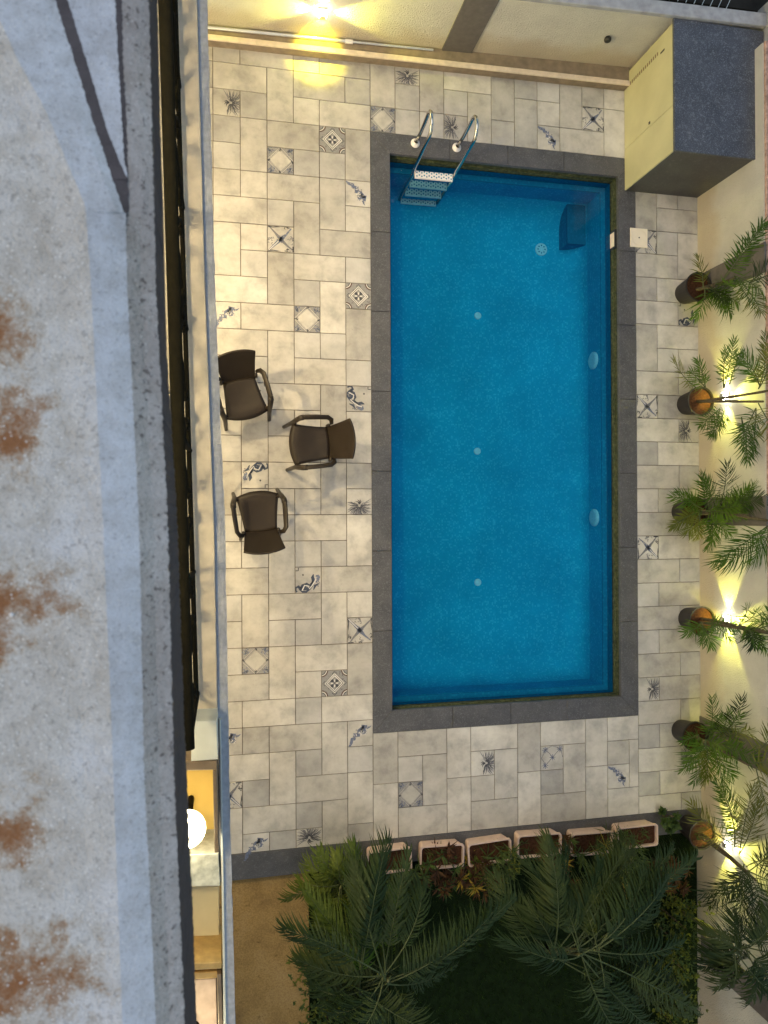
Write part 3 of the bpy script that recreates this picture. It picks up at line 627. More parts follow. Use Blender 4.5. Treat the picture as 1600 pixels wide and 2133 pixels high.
for (px, py, lb) in ((1512, 825, 'glowing wall lamp behind the palm with a yellow lit pot, second pot from the cabinet'), (1512, 1290, 'glowing wall lamp with star beams beside the potted palm opposite the pool end'), (1515, 1760, 'glowing wall lamp beside the garden corner pot')):
    y = W(px, py, .56).y; wall_lamp((WX, y, .56), (-1, 0, 0), (0, 1, 0), lb, 1.1)

# ------------------------------------------------------------------ house on the left: balcony, ledge, parapet
hs = empty('house', (-1.0, 0, 0), 'house wall and balcony edge with pale blue grey ledge along the tiled deck', 'house')
HB = (-1.0, 0, 0)
def pxpoly(pts, z): return [tuple(W(x, y, z)[:2]) for x, y in pts]
def hp(m, name, mat, parent=None, smooth=False):
    o = m.build(name, mat, parent or hs, smooth)
    if parent is None: o.location = (1.0, 0, 0)
    return o
m = MB(); m.box(-1.4, -1.1, -9, 9, -1.6, 7.0); hp(m, 'lower_wall', M['white_wall'])
LZ = 4.0
def strip(l0, l1, ya, yb, z, zb, n, jit=0.0, seed=1):
    rr = random.Random(seed); left = []; right = []
    for i in range(n + 1):
        y = lerp(ya, yb, i / n); left.append(tuple(W(pl(l0, y), y, z)[:2])); right.append(tuple((W(pl(l1, y) + rr.uniform(-jit, jit), y, z))[:2]))
    m = MB(); vs = []; fs = []
    for a_, b_ in zip(left, right): vs += [(a_[0], a_[1], z), (b_[0], b_[1], z), (b_[0], b_[1], zb), (a_[0], a_[1], zb)]
    for i in range(n):
        o = 4 * i
        for k in range(4): fs.append((o + k, o + (k + 1) % 4, o + 4 + (k + 1) % 4, o + 4 + k)[::-1])
    fs.append((0, 1, 2, 3)); o = 4 * n; fs.append((o + 3, o + 2, o + 1, o)); m.add(vs, fs); return m
ledR = [(431, -10), (448, 600), (469, 1100), (478, 1650), (490, 2133), (493, 2300)]
ledL = [(411, -10), (428, 600), (447, 1100), (457, 1650), (471, 2133), (474, 2300)]
hp(strip(ledL, ledR, -1800, 3600, LZ, LZ - .12, 260, .9, 4), 'drip_ledge', M['ledge_blue'])
SZ = 4.06
m = MB(); pp = [tuple(W(pl(ledL, y) - 1.0, y, SZ)[:2]) for y in (-1800, 0, 600, 1100, 1500)]; m.prism([(-1.1, pp[-1][1])] + pp[::-1] + [(-1.1, pp[0][1])], LZ - .2, SZ, .004); hp(m, 'balcony_slab', M['slab_cream'])
# balcony railing with scrolls
rl = empty('balcony_railing', (-.2, .5, SZ), 'dark wrought iron balcony railing with scrollwork beside the cream slab', 'railing')
RLB = (-.2, .5, SZ)
def rp_(y_px, z): 
    return W(pl([(344, 0), (392, 1585)], y_px), y_px, 5.1)
ra = rp_(-1100, 5.1); rb = rp_(1560, 5.1)
def rail_pt(t, z): p = ra.lerp(rb, t); return Vector((p.x, p.y, z))
def railpart(m, name, smooth=True):
    o = m.build(name, M['iron'], rl, smooth); o.location = (-RLB[0], -RLB[1], -RLB[2]); return o
m = MB(); m.tube([rail_pt(0, 5.1), rail_pt(1, 5.1)], .03, 12); railpart(m, 'handrail')
m = MB(); m.tube([rail_pt(0, 4.95), rail_pt(1, 4.95)], .012, 6); railpart(m, 'upper_bar')
m = MB(); m.tube([rail_pt(0, 4.16), rail_pt(1, 4.16)], .014, 8); railpart(m, 'bottom_bar')
LEN = (rb - ra).length; u = (rb - ra).normalized()
for i in range(9):
    t = i / 8; m = MB(); m.tube([rail_pt(t, SZ + .001), rail_pt(t, 5.08)], .016, 8); railpart(m, 'post')
ns = 21
for i in range(ns):
    c = rail_pt((i + .5) / ns, 4.55); wdt = LEN / ns * .46; m = MB(); pts = []
    sg = 1 if i % 2 else -1
    for k in range(31):                              # S-scroll with spiral ends
        s = k / 30 * 2 - 1
        if abs(s) < .45: p = Vector((s * 1.1 * sg, s * .62)); 
        else:
            q = (abs(s) - .45) / .55; ang = q * 6.0; r = .42 * (1 - q * .75); sgn = 1 if s > 0 else -1
            cxs = .49 - .0; p = Vector(((.49 + r * math.sin(ang)) * sgn * sg * .8, (.28 + .42 - r * math.cos(ang)) * sgn * .8))
        pts.append(c + u * (p.x * wdt) + Vector((0, 0, p.y * .42)))
    m.tube(pts, .011, 5); railpart(m, 'scroll')
    m = MB(); cc = c + u * wdt * .5 * sg * -1; m.tube([cc + u * .07 * math.cos(2 * math.pi * k / 16) + Vector((0, 0, .2 + .07 * math.sin(2 * math.pi * k / 16))) for k in range(17)], .009, 5, False); railpart(m, 'ring')
# lower porch pieces beside the ledge (bottom left)
def pxbox(pts, z, zb, name, mat, bev=.004, parent=None):
    m = MB(); P_ = pxpoly(pts, z); 
    ar = sum(P_[i][0] * P_[(i + 1) % len(P_)][1] - P_[(i + 1) % len(P_)][0] * P_[i][1] for i in range(len(P_)))
    if ar < 0: P_ = P_[::-1]
    m.prism(P_, zb, z, bev); return hp(m, name, mat, parent)
pxbox([(404, 1503), (452, 1500), (454, 1582), (398, 1586), (398, 1540)], 4.32, 4.0, 'end_pier', M['white_wall'])
pxbox([(330, 1588), (452, 1585), (452, 1604), (330, 1607)], 4.30, 3.70, 'porch_lintel', M['frame_brown'])
pxbox([(443, 1604), (452, 1604), (456, 1776), (447, 1777)], 4.30, 3.70, 'porch_jamb', M['frame_brown'])
pxbox([(280, 1560), (448, 1560), (450, 1800), (280, 1800)], 3.72, 3.60, 'porch_panel', M['ochre_wall'])
pxbox([(300, 1784), (455, 1778), (459, 1846), (300, 1850)], 4.06, 3.70, 'stone_sill', M['marble_grey'])
pxbox([(300, 1850), (456, 1846), (456, 2004), (300, 2010)], 3.80, 3.60, 'cream_panel', M['cream_wall'])
pxbox([(300, 2012), (461, 2004), (462, 2018), (300, 2026)], 4.08, 3.70, 'timber_trim', M['wood'])
pxbox([(300, 2032), (456, 2024), (457, 2038), (300, 2046)], 4.02, 3.70, 'timber_trim', M['wood'])
pxbox([(300, 2046), (450, 2038), (456, 2300), (300, 2300)], 3.80, 3.60, 'mauve_panel', M['mauve'])
pxbox([(452, 2030), (461, 2030), (470, 2300), (459, 2300)], 4.05, 3.70, 'porch_jamb', M['frame_brown'])
pxbox([(457, 1500), (460, 1500), (474, 2300), (468, 2300)], 4.05, 3.80, 'ledge_upstand', M['white_wall'], .002)
def globe_lamp(px, py, z, label):
    p = W(px, py, z); root = empty('globe_lamp', (p.x, p.y, z), label, 'lamp', 'round globe lamps of the porch')
    m = MB(); m.lathe([(.101 * math.sin(math.pi * i / 16) + .0004, -.101 * math.cos(math.pi * i / 16)) for i in range(17)], (0, 0, 0), 28); m.build('globe', M['globe'], root, True)
    m = MB(); m.lathe([(.045, -.16), (.05, -.12), (.05, -.092)], (0, 0, 0), 16); m.tube([(0, 0, -.16), (0, 0, -.46)], .02, 8); m.build('holder', M['iron'], root, True)
globe_lamp(390, 1727, 4.18, 'glowing white globe lamp in front of the ochre porch panel'); globe_lamp(398, 2180, 4.05, 'glowing globe lamp over the mauve porch floor')

# balcony and soffit lamps of the house
def house_lamp(p, e, r, colr, label, group='round ceiling lamps of the house'):
    root = empty('ceiling_lamp', p, label, 'lamp', group)
    m = MB(); m.lathe([(.09, .0), (.09, -.03), (.075, -.04)], (0, 0, 0), 20); m.build('rim', M['alu'], root, True)
    m = MB(); m.lathe([(.075, -.035), (.06, -.05), (.0005, -.055)], (0, 0, 0), 20); m.build('diffuser', M['lens'], root, True)
    l = bpy.data.lights.new('lamp_light', 'POINT'); l.energy = e; l.color = colr; l.shadow_soft_size = r; o = bpy.data.objects.new('lamp_light', l); col.objects.link(o); o.location = (0, 0, -.12); o.parent = root
WARM = (1.0, .77, .42)
DECKW = 74; BALW = 40
def lantern(y, label):
    root = empty('wall_lantern', (-1.1, y, 2.35), label, 'lamp', 'lanterns on the house wall under the balcony')
    m = MB(); m.box(.0005, .02, -.06, .06, -.1, .1); m.box(.02, .12, -.015, .015, .06, .085); m.build('bracket', M['iron'], root)
    m = MB(); m.lathe([(.03, .05), (.07, .03), (.07, -.12), (.05, -.15), (.0005, -.155)], (.13, 0, 0), 16); m.build('shade', M['globe'], root, True)
    l = bpy.data.lights.new('lantern_light', 'POINT'); l.energy = DECKW; l.color = WARM; l.shadow_soft_size = .05; o = bpy.data.objects.new('lantern_light', l); col.objects.link(o); o.location = (.24, 0, -.06); o.parent = root
lantern(3.3, 'wall lantern under the balcony toward the far boundary wall'); lantern(1.75, 'wall lantern under the balcony beside the chairs'); lantern(-1.25, 'wall lantern under the balcony beside the pier')
m = MB(); m.box(-1.4, -.45, -3.2, 5, 6.90, 7.0); hp(m, 'balcony_ceiling', M['white_wall'])
house_lamp((-.75, 1.9, 6.89), BALW, .14, (1, .78, .40), 'round lamp on the balcony ceiling beyond the railing')
house_lamp((-.75, -.4, 6.89), BALW, .14, (1, .78, .40), 'round lamp on the balcony ceiling near the pier')

# near parapet
par = empty('parapet', (-.3, 0, 7.0), 'weathered rust stained concrete parapet of the upper storey with grainy plaster edge', 'parapet')
Rg = [(-60, -90), (0, 43), (40, 129), (95, 230), (172, 414), (178, 431), (190, 600), (215, 1100), (232, 1500), (241, 1750), (255, 2133), (262, 2300)]
Bd = [(35, -110), (72, 0), (121, 144), (201, 331), (239, 431)]
G3 = [(80, -110), (115, 0), (150, 110), (190, 240), (225, 345), (259, 443)]
G4 = [(107, -110), (141, 0), (184, 138), (224, 273), (253, 345), (267, 374)]
G5 = [(238, -60), (240, 0), (244, 86), (254, 259), (258, 330), (267, 374)]
G6 = [(252, -60), (254, 0), (256, 115), (264, 259), (267, 374), (269, 443)]
Bo = [(262, 443), (265, 600), (290, 1100), (300, 1600), (325, 2133), (331, 2300)]
Co = [(310, 0), (325, 600), (350, 1100), (362, 1600), (385, 2133), (390, 2300)]
rr = random.Random(5)
NR = 1100; YA, YB = -1500, 3500; rows = []
for i in range(NR + 1):
    y = lerp(YA, YB, i / NR); J = lambda s: rr.uniform(-s, s)
    xr = pl(Rg, y); xc = pl(Co, y) + J(1.6)
    if y < 443:
        x3 = pl(G3, y) + J(1.5); x6 = pl(G6, y) + J(1.5)
        if y < 374: x4 = pl(G4, y) + J(1); x5 = pl(G5, y) + J(1.5); z4 = 7.287
        else: x4 = x5 = x6; z4 = 7.284
        x2 = pl(Bd, y); z3 = 7.297
    else:
        xb_ = pl(Bo, y) + J(1.0); x3 = x4 = x5 = x6 = xb_; z3 = z4 = 7.295; x2 = lerp(xr, xb_, .55)
    rows.append([(min(-1000, xr - 300), 7.30), (xr - 60, 7.311), (xr + J(.6), 7.313), (x2, 7.3045), (x3, z3), (x4, z4), (x5, z4), (x6, 7.281 if y < 430 else lerp(7.281, 7.295, min(1, (y - 430) / 60))), (lerp(x6, xc, .5), 7.279), (xc, 7.272), (xc, 7.08)])
PP = []
for i, r_ in enumerate(rows):
    y = lerp(YA, YB, i / NR); line = [W(x, y, z) for x, z in r_[:-1]]
    q = line[-1]; line.append(Vector((q.x + rr.uniform(-.0005, .0005), q.y, lerp(7.105, 6.985, min(1, max(0, (y - 600) / 1100)))))); PP.append(line)
def pstrip(c0, c1, name, mat, sub=1):
    m = MB(); n = (c1 - c0) * sub; vs = []
    for line in PP:
        for k in range(n + 1):
            a_ = c0 + k // sub; t = (k % sub) / sub
            vs.append(line[a_].lerp(line[a_ + 1], t) if t > 0 else line[a_])
    m.add(vs, [(i * (n + 1) + k, (i + 1) * (n + 1) + k, (i + 1) * (n + 1) + k + 1, i * (n + 1) + k + 1) for i in range(NR) for k in range(n)])
    o = m.build(name, mat, par); o.location = (.3, 0, -7.0); return o
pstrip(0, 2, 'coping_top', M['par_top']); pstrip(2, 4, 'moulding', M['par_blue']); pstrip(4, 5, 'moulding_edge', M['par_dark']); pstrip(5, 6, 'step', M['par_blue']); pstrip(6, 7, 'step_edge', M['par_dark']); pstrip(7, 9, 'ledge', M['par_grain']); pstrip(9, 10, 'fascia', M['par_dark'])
m = MB(); ln = [(PP[i][-1].x, PP[i][-1].y) for i in range(0, NR + 1, 40)]
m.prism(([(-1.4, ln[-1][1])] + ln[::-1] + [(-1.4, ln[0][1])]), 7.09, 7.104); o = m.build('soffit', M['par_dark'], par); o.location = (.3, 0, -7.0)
m = MB(); p = W(25, 1280, 7.312); m.lathe([(.0034, 0), (.0034, .003), (.0024, .0045), (.0002, .005)], p, 8); o = m.build('screw_plug', M['white_plastic'], par); o.location = (.3, 0, -7.0)

# ------------------------------------------------------------------ chairs
def make_chair(loc, face, label):
    rz = math.atan2(face[1], face[0]) - math.pi / 2
    t = empty('garden_chair', loc, label, 'chair', 'brown plastic armchairs on the deck', rz); t.scale = (.94, .93, .96)
    # seat: rounded front, waisted sides, dished
    m = MB(); nu, nv = 12, 10
    for a_ in range(nv + 1):
        v = a_ / nv; 
        for b_ in range(nu + 1):
            s = b_ / nu * 2 - 1
            hw = lerp(.185, .245, v ** 1.6); y = lerp(-.20, .20, v) + (.055 * (1 - s * s) if v > .0 else 0) * v ** 2 - .02 * (1 - v) * (1 - s * s)
            z = .445 - .018 * (1 - s * s) * math.sin(math.pi * min(v * 1.1, 1)) - .02 * max(0, v - .85) / .15 + .012 * (1 - v)
            m.v.append((s * hw, y, z))
    for a_ in range(nv):
        for b_ in range(nu): q = a_ * (nu + 1) + b_; m.f.append((q, q + 1, q + nu + 2, q + nu + 1))
    o = m.build('seat', M['chair'], t, True); solidify(o, .028)
    m = MB(); nu, nv = 12, 10
    for a_ in range(nv + 1):
        v = a_ / nv
        for b_ in range(nu + 1):
            s = b_ / nu * 2 - 1
            hw = lerp(.185, .228, v) * (1 - .10 * max(0, v - .75) ** 1.0 / .25 * 0) ; edge = abs(s)
            y = -.192 - .215 * v - .015 * math.sin(math.pi * v) - .04 * (1 - s * s) * (.35 + .65 * v); z = .440 + .41 * v - .03 * edge ** 4 * v ** 4
            m.v.append((s * hw, y, z))
    for a_ in range(nv):
        for b_ in range(nu): q = a_ * (nu + 1) + b_; m.f.append((q, q + nu + 1, q + nu + 2, q + 1))
    o = m.build('backrest', M['chair'], t, True); solidify(o, .022); bevel(o, .006, 2)
    for sx in (-1, 1):
        m = MB(); m.tube([(sx * .205, -.245, .56), (sx * .245, -.235, .625), (sx * .272, -.19, .655), (sx * .280, -.05, .662), (sx * .284, .07, .662), (sx * .284, .10, .655)], [.022, .028, .033, .035, .035, .030], 12, True, .5); m.build('armrest', M['chair_arm'], t, True)
        m = MB(); m.tube([(sx * .284, .085, .655), (sx * .282, .125, .62), (sx * .268, .17, .50), (sx * .258, .20, .38), (sx * .262, .265, 0)], [.032, .032, .030, .027, .022], 12, True, .8); m.build('front_leg', M['chair_arm'], t, True)
        m = MB(); m.tube([(sx * .195, -.215, .53), (sx * .2, -.215, .40), (sx * .235, -.30, 0)], [.02, .022, .018], 10); m.build('rear_leg', M['chair_arm'], t, True)
        m = MB(); m.tube([(sx * .225, .165, .425), (sx * .268, .175, .47)], .02, 8); m.build('bracket', M['chair_arm'], t, True)
    return t
c1 = W(507, 828, .44); c2 = W(648, 924, .44); c3 = W(540, 1068, .44)
make_chair((c1.x, c1.y, 0), (.24, -.97), 'brown plastic armchair with its back to the cabinet end, tucked against the house ledge')
make_chair((c2.x, c2.y, 0), (-1, -.07), 'brown plastic armchair with its back to the pool')
make_chair((c3.x, c3.y, 0), (-.10, 1), 'brown plastic armchair with its back to the garden')

# ------------------------------------------------------------------ garden: kerb, path, lawn, planters
m = MB(); m.box(-1.1, WX, -4.095, YEND - .003, -.3, .0, .004); kb = tag(m.build('granite_border', M['granite']), kind='structure')
m = MB(); m.box(-1.1, .915, -9.5, -4.0951, -.35, -.055); tag(m.build('path', M['path']), kind='structure')
m = MB(); m.box(.9151, WX, -9.5, -4.0951, -.4, -.10); tag(m.build('lawn', M['lawn_soil']), kind='structure')
rg = random.Random(2); m = MB()
for i in range(16000):
    x = rg.uniform(.95, WX - .03); y = rg.uniform(-7.4, -4.12); h = rg.uniform(.03, .075); a_ = rg.uniform(0, 6.28); w_ = .004
    dx, dy = rg.gauss(0, .02), rg.gauss(0, .02)
    m.v += [(x - w_ * math.cos(a_), y - w_ * math.sin(a_), -.1), (x + w_ * math.cos(a_), y + w_ * math.sin(a_), -.1), (x + dx, y + dy, -.1 + h)]; m.f.append((3 * i, 3 * i + 1, 3 * i + 2))
tag(m.build('grass', M['grass']), 'short dark green lawn grass between the garden palms', 'grass', kind='stuff')

def lanceo(m, p, dirv, L, w, droop, rnd):
    d = Vector(dirv).normalized(); side = d.cross(Vector((0, 0, 1)))
    if side.length < .05: side = Vector((1, 0, 0))
    side.normalize(); side = Matrix.Rotation(rnd.uniform(-.5, .5), 3, d) @ side
    a_ = p; b_ = p + d * L * .5 + Vector((0, 0, -droop * L * .15)); c_ = p + d * L + Vector((0, 0, -droop * L * .6))
    o = len(m.v); m.v += [tuple(x) for x in (a_ - side * w * .25, a_ + side * w * .25, b_ - side * w * .5, b_ + side * w * .5, c_)]
    m.f += [(o, o + 1, o + 3, o + 2), (o + 2, o + 3, o + 4)]
def rosette(m, c, n, L, w, rnd, up=(.1, 1.2), droop=.5):
    for i in range(n):
        a_ = rnd.uniform(0, 6.28); e_ = rnd.uniform(*up); lanceo(m, Vector(c), (math.cos(a_) * math.cos(e_), math.sin(a_) * math.cos(e_), math.sin(e_)), L * rnd.uniform(.7, 1.15), w * rnd.uniform(.7, 1.2), droop * rnd.uniform(.4, 1.4), rnd)
PL = [((765, 858), 1757, 'pinkish planter box at the end of the row beside the feathery fan palm'), ((875, 967), 1741, 'pinkish planter box second from the fan palm'), ((975, 1066), 1737, 'pinkish planter box beside the golden leafed croton'), ((1078, 1170), 1727, 'pinkish planter box between the croton and the bare planter'), ((1190, 1278), 1722, 'pinkish planter box with bare brown soil in full view'), ((1286, 1371), 1700, 'pinkish planter box nearest the potted palm corner')]
for i, ((a_, b_), y, lb) in enumerate(PL):
    A = W(a_, y, .2); B = W(b_, y - 5, .2); w_ = B.x - A.x; cy = (-3.87 if i == 4 else -3.835) - .135 - .01 * (i % 3); rz = random.Random(i).uniform(-.05, .05)
    t = empty('planter_box', ((A.x + B.x) / 2, cy, .001), lb, 'planter', 'planter boxes along the granite border', rz)
    hw, hd = w_ / 2, .135
    m = MB()
    def ringrect(hw, hd, z, r=.035, n=4):
        o_ = []
        for sx, sy, a0 in ((1, 1, 0), (-1, 1, 90), (-1, -1, 180), (1, -1, 270)):
            for k in range(n + 1): an = R(a0 + 90 * k / n); o_.append((sx * (hw - r) + r * math.cos(an), sy * (hd - r) + r * math.sin(an), z))
        return o_
    prof = [(.88, .84, 0.0), (.93, .90, .09), (.96, .94, .17), (1.0, 1.0, .172), (1.0, 1.0, .20), (.93, .88, .20), (.92, .86, .15)]
    rs = [ringrect(hw * a1, hd * a2, z) for a1, a2, z in prof]; n_ = len(rs[0])
    for r_ in rs: m.v += r_
    for k in range(len(rs) - 1):
        for q in range(n_): m.f.append((k * n_ + q, k * n_ + (q + 1) % n_, (k + 1) * n_ + (q + 1) % n_, (k + 1) * n_ + q))
    m.f.append(tuple(range(n_ - 1, -1, -1))); m.build('box', M['planter'], t)
    m = MB(); m.v += ringrect(hw * .925, hd * .87, .155); m.f.append(tuple(range(n_))); m.build('soil', M['soil'], t)
    rn = random.Random(40 + i); m = MB()
    for q in range(4 if i == 4 else 7): rosette(m, (rn.uniform(-hw * .7, hw * .7), rn.uniform(-hd * .5, hd * .5), .16), 3 if i == 4 else 5, .10, .008, rn)
    tag(m.build('seedling', M['shrub_green'] if i % 2 else M['croton'], t), kind='stuff')

# ------------------------------------------------------------------ palms and plants
plain('rachis', (.05, .068, .024), .6, .3, .3, 20)
def frond(parent, base, tip, rise, L, n, mat, rnd, wl=.016, droop=.35, t0=.16):
    B = Vector(base); T = Vector(tip); Cc = (B + T) / 2 + Vector((0, 0, rise)) + Vector((rnd.uniform(-.16, .16), rnd.uniform(-.16, .16), 0)) * min(1.0, (T - B).length); m = MB()
    def pt(t): return B * (1 - t) ** 2 + Cc * 2 * t * (1 - t) + T * t * t
    rl_ = [pt(i / 10) for i in range(11)]; ln = (T - B).length
    m.tube(rl_, [lerp(.0085, .0022, i / 10) for i in range(11)], 4); nr_ = len(m.f)
    roll = rnd.uniform(-.35, .35)
    n = max(int(n * .7), int(ln / .025))
    for i in range(n):
        t = t0 + (1 - t0) * (i + rnd.uniform(-.3, .3)) / (n - 1); t = min(max(t, .12), 1.0); p = pt(t); tg = (pt(min(t + .02, 1.0)) - pt(t - .02)).normalized()
        s = tg.cross(Vector((0, 0, 1)))
        if s.length < .1: s = Vector((1, 0, 0))
        s.normalize(); s = Matrix.Rotation(roll, 3, tg) @ s; upv = s.cross(tg)
        prof = (math.sin(math.pi * (.14 + .78 * t))) ** .6
        for sg in (-1, 1):
            if rnd.random() < .04: continue
            al = R(lerp(72, 24, t ** 1.4) + rnd.uniform(-9, 9)); l_ = L * prof * rnd.uniform(.72, 1.12)
            d = tg * math.cos(al) + s * sg * math.sin(al) + upv * rnd.uniform(-.1, .5); d.normalize()
            w_ = wl * rnd.uniform(.7, 1.15); wv = d.cross(upv).normalized() * w_ * .5; g_ = Vector((0, 0, -droop * l_ * rnd.uniform(.4, 1.3)))
            cv = tg * l_ * rnd.uniform(-.05, .2)
            q1 = p + d * l_ * .35 + g_ * .06; q2 = p + d * l_ * .7 + g_ * .32 + cv * .4; q3 = p + d * l_ + g_ * .8 + cv
            o = len(m.v); m.v += [tuple(x) for x in (p - wv * .45, p + wv * .45, q1 - wv, q1 + wv, q2 - wv * .8, q2 + wv * .8, q3)]; m.f += [(o, o + 1, o + 3, o + 2), (o + 2, o + 3, o + 5, o + 4), (o + 4, o + 5, o + 6)]
    o = m.build('frond', [mat, M['rachis']], parent)
    for q_ in range(nr_): o.data.polygons[q_].material_index = 1
    o.location = -Vector(parent.location); return o

def pot(root_loc, label, rad=.178, h=.31, group='black plastic pots along the right boundary wall'):
    r = empty('plant_pot', root_loc, label, 'pot', group); m = MB()
    m.lathe([(.0005, 0), (rad * .74, 0), (rad * .97, h * .94), (rad * 1.04, h * .95), (rad * 1.04, h), (rad * .95, h), (rad * .93, h * .86)], (0, 0, 0), 28); m.build('pot_wall', M['pot_black'], r, False)
    m = MB(); m.lathe([(rad * .935, h * .87), (rad * .5, h * .885), (.0005, h * .88)], (0, 0, 0), 20); m.build('soil', M['soil'], r); return r
def stems(root, base, tops, r0=.02, mat='trunk'):
    for tp in tops:
        b = Vector(base) + Vector((random.uniform(-.03, .03), random.uniform(-.03, .03), 0)); tp = Vector(tp); m = MB(); n = 9; pts = []; rad = []
        for i in range(n):
            t = i / (n - 1); q = b.lerp(tp, t) + Vector((math.sin(t * 3.1) * .015, math.cos(t * 2.7) * .012 - .012, 0)); pts.append(q); rad.append(lerp(r0, r0 * .6, t) * (1.12 if i % 2 else 1))
        m.tube(pts, rad, 7); o = m.build('trunk', M[mat], root, True); o.location = -Vector(root.location)

# potted palms: (pot centre px at floor, height of crown, fronds as (from px, from z, to px, to z, mat, leaflet length))
def potted(px, py, pot_label, palm_label, tops, fronds, seed, n=26):
    p = W(px, py, 0); loc = (min(p.x, WX - .185), p.y, 0); pot(loc, pot_label); rn = random.Random(seed)
    t = empty('potted_palm', (loc[0], loc[1], .26), palm_label, 'palm', 'areca palms in pots along the wall')
    tp = [W(x, y, z) for x, y, z in tops]; stems(t, (loc[0], loc[1], .26), tp)
    for f in fronds:
        (x0, y0, za), (x1, y1, zb), mt, L = f[:4]
        if rn.random() < .6:
            e1 = W(x1 + rn.uniform(-28, 28), y1 + rn.uniform(-28, 28), zb * rn.uniform(.8, 1.05)); frond(t, W(x0, y0, za), e1, .05, L * 1.25, n, M[mt], rn, .0125)
        frond(t, W(x0, y0, za), W(x1, y1, zb), f[4] if len(f) > 4 else .06, L * 1.5, n, M[mt], rn, .0125)
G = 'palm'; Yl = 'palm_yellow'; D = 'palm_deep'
potted(1425, 612, 'black pot with bare reddish soil by the first pilaster', 'young palm leaning from the pot by the first pilaster',
    [(1490, 592, .62), (1530, 575, .9)],
    [((1505, 585, .75), (1588, 462, 1.35), G, .16), ((1470, 600, .5), (1535, 655, .62), G, .15), ((1468, 602, .5), (1450, 660, .42), G, .14), ((1480, 597, .55), (1512, 625, .75), D, .14), ((1465, 600, .45), (1452, 535, .5), Yl, .12), ((1490, 592, .6), (1525, 588, 1.0), G, .12), ((1530, 575, .9), (1600, 615, 1.2), G, .17), ((1535, 575, .95), (1585, 650, 1.25), Yl, .17), ((1480, 600, .5), (1545, 635, .8), G, .14), ((1560, 590, 1.1), (1650, 560, 1.5), D, .2)], 21)
potted(1437, 843, 'black pot with soil lit yellow by the wall lamp, second from the cabinet', 'tall thin stemmed palm beside the wall lamp, second from the cabinet',
    [(1610, 808, 1.45), (1590, 832, 1.35)],
    [((1455, 810, .45), (1403, 752, .6), Yl, .13), ((1470, 808, .5), (1440, 775, .55), G, .12), ((1508, 808, .75), (1512, 728, 1.0), G, .13), ((1520, 800, .8), (1545, 735, 1.2), G, .14), ((1582, 802, 1.25), (1548, 742, 1.3), G, .16), ((1580, 810, 1.2), (1600, 720, 1.5), Yl, .16), ((1500, 850, .6), (1478, 905, .75), G, .14), ((1510, 855, .7), (1500, 880, .8), G, .12), ((1545, 870, 1.0), (1560, 955, 1.15), G, .18), ((1575, 850, 1.2), (1545, 920, 1.2), G, .16), ((1580, 840, 1.25), (1625, 910, 1.5), Yl, .2)], 22)
potted(1418, 1066, 'black pot half hidden by drooping fronds in front of the second pilaster', 'dense low arching palm in front of the second pilaster',
    [(1500, 1062, .6), (1560, 1068, 1.0), (1640, 1085, 1.5)],
    [((1455, 1062, .45), (1400, 1035, .5), G, .13), ((1455, 1066, .42), (1398, 1098, .4), Yl, .12), ((1458, 1070, .45), (1430, 1110, .4), Yl, .13), ((1470, 1060, .5), (1462, 990, .7), G, .15), ((1490, 1055, .6), (1470, 1000, .9), G, .14), ((1500, 1050, .7), (1514, 968, 1.1), D, .16), ((1510, 1055, .75), (1568, 1010, 1.1), G, .16), ((1480, 1062, .5), (1565, 1055, 1.0), G, .16), ((1490, 1065, .55), (1595, 1045, 1.2), D, .18), ((1475, 1066, .45), (1520, 1110, .7), G, .15), ((1480, 1070, .45), (1485, 1125, .6), G, .14), ((1600, 1095, 1.35), (1505, 1172, 1.0), G, .2), ((1605, 1090, 1.4), (1570, 1165, 1.35), G, .2), ((1465, 1060, .45), (1435, 1040, .6), G, .13), ((1470, 1064, .5), (1545, 1075, .9), G, .15)], 23, 30)
potted(1437, 1287, 'black pot with soil glowing orange under the wall lamp', 'sparse thin palm leaning from the pot with orange glowing soil',
    [(1620, 1318, 1.4), (1600, 1312, 1.3)],
    [((1460, 1295, .4), (1428, 1318, .4), G, .12), ((1460, 1296, .42), (1480, 1345, .5), G, .14), ((1470, 1297, .45), (1522, 1332, .75), G, .13), ((1535, 1305, .95), (1575, 1272, 1.25), G, .15), ((1540, 1307, 1.0), (1595, 1350, 1.2), G, .16), ((1575, 1310, 1.2), (1640, 1270, 1.5), G, .18), ((1560, 1310, 1.1), (1570, 1345, 1.15), D, .14)], 24)
potted(1418, 1520, 'black pot covered by spreading leaves next to the third pilaster', 'bushy arching palm next to the third pilaster',
    [(1500, 1560, .7), (1560, 1590, 1.1)],
    [((1455, 1530, .4), (1420, 1545, .42), G, .1), ((1470, 1535, .5), (1482, 1452, .75), G, .15), ((1490, 1535, .6), (1545, 1455, 1.0), D, .15), ((1490, 1540, .6), (1560, 1520, 1.0), Yl, .16), ((1465, 1540, .45), (1430, 1590, .5), G, .15), ((1470, 1545, .5), (1470, 1620, .6), Yl, .16), ((1480, 1545, .55), (1525, 1615, .85), G, .16), ((1470, 1540, .5), (1445, 1630, .5), G, .14), ((1500, 1550, .7), (1580, 1580, 1.1), G, .18), ((1560, 1580, 1.1), (1640, 1480, 1.4), Yl, .2), ((1560, 1590, 1.1), (1640, 1590, 1.4), Yl, .2), ((1500, 1535, .65), (1540, 1490, 1.0), G, .15), ((1575, 1600, 1.15), (1600, 1690, 1.3), Yl, .18), ((1470, 1540, .5), (1510, 1560, .7), G, .14), ((1475, 1530, .5), (1505, 1490, .8), G, .14)], 25, 28)
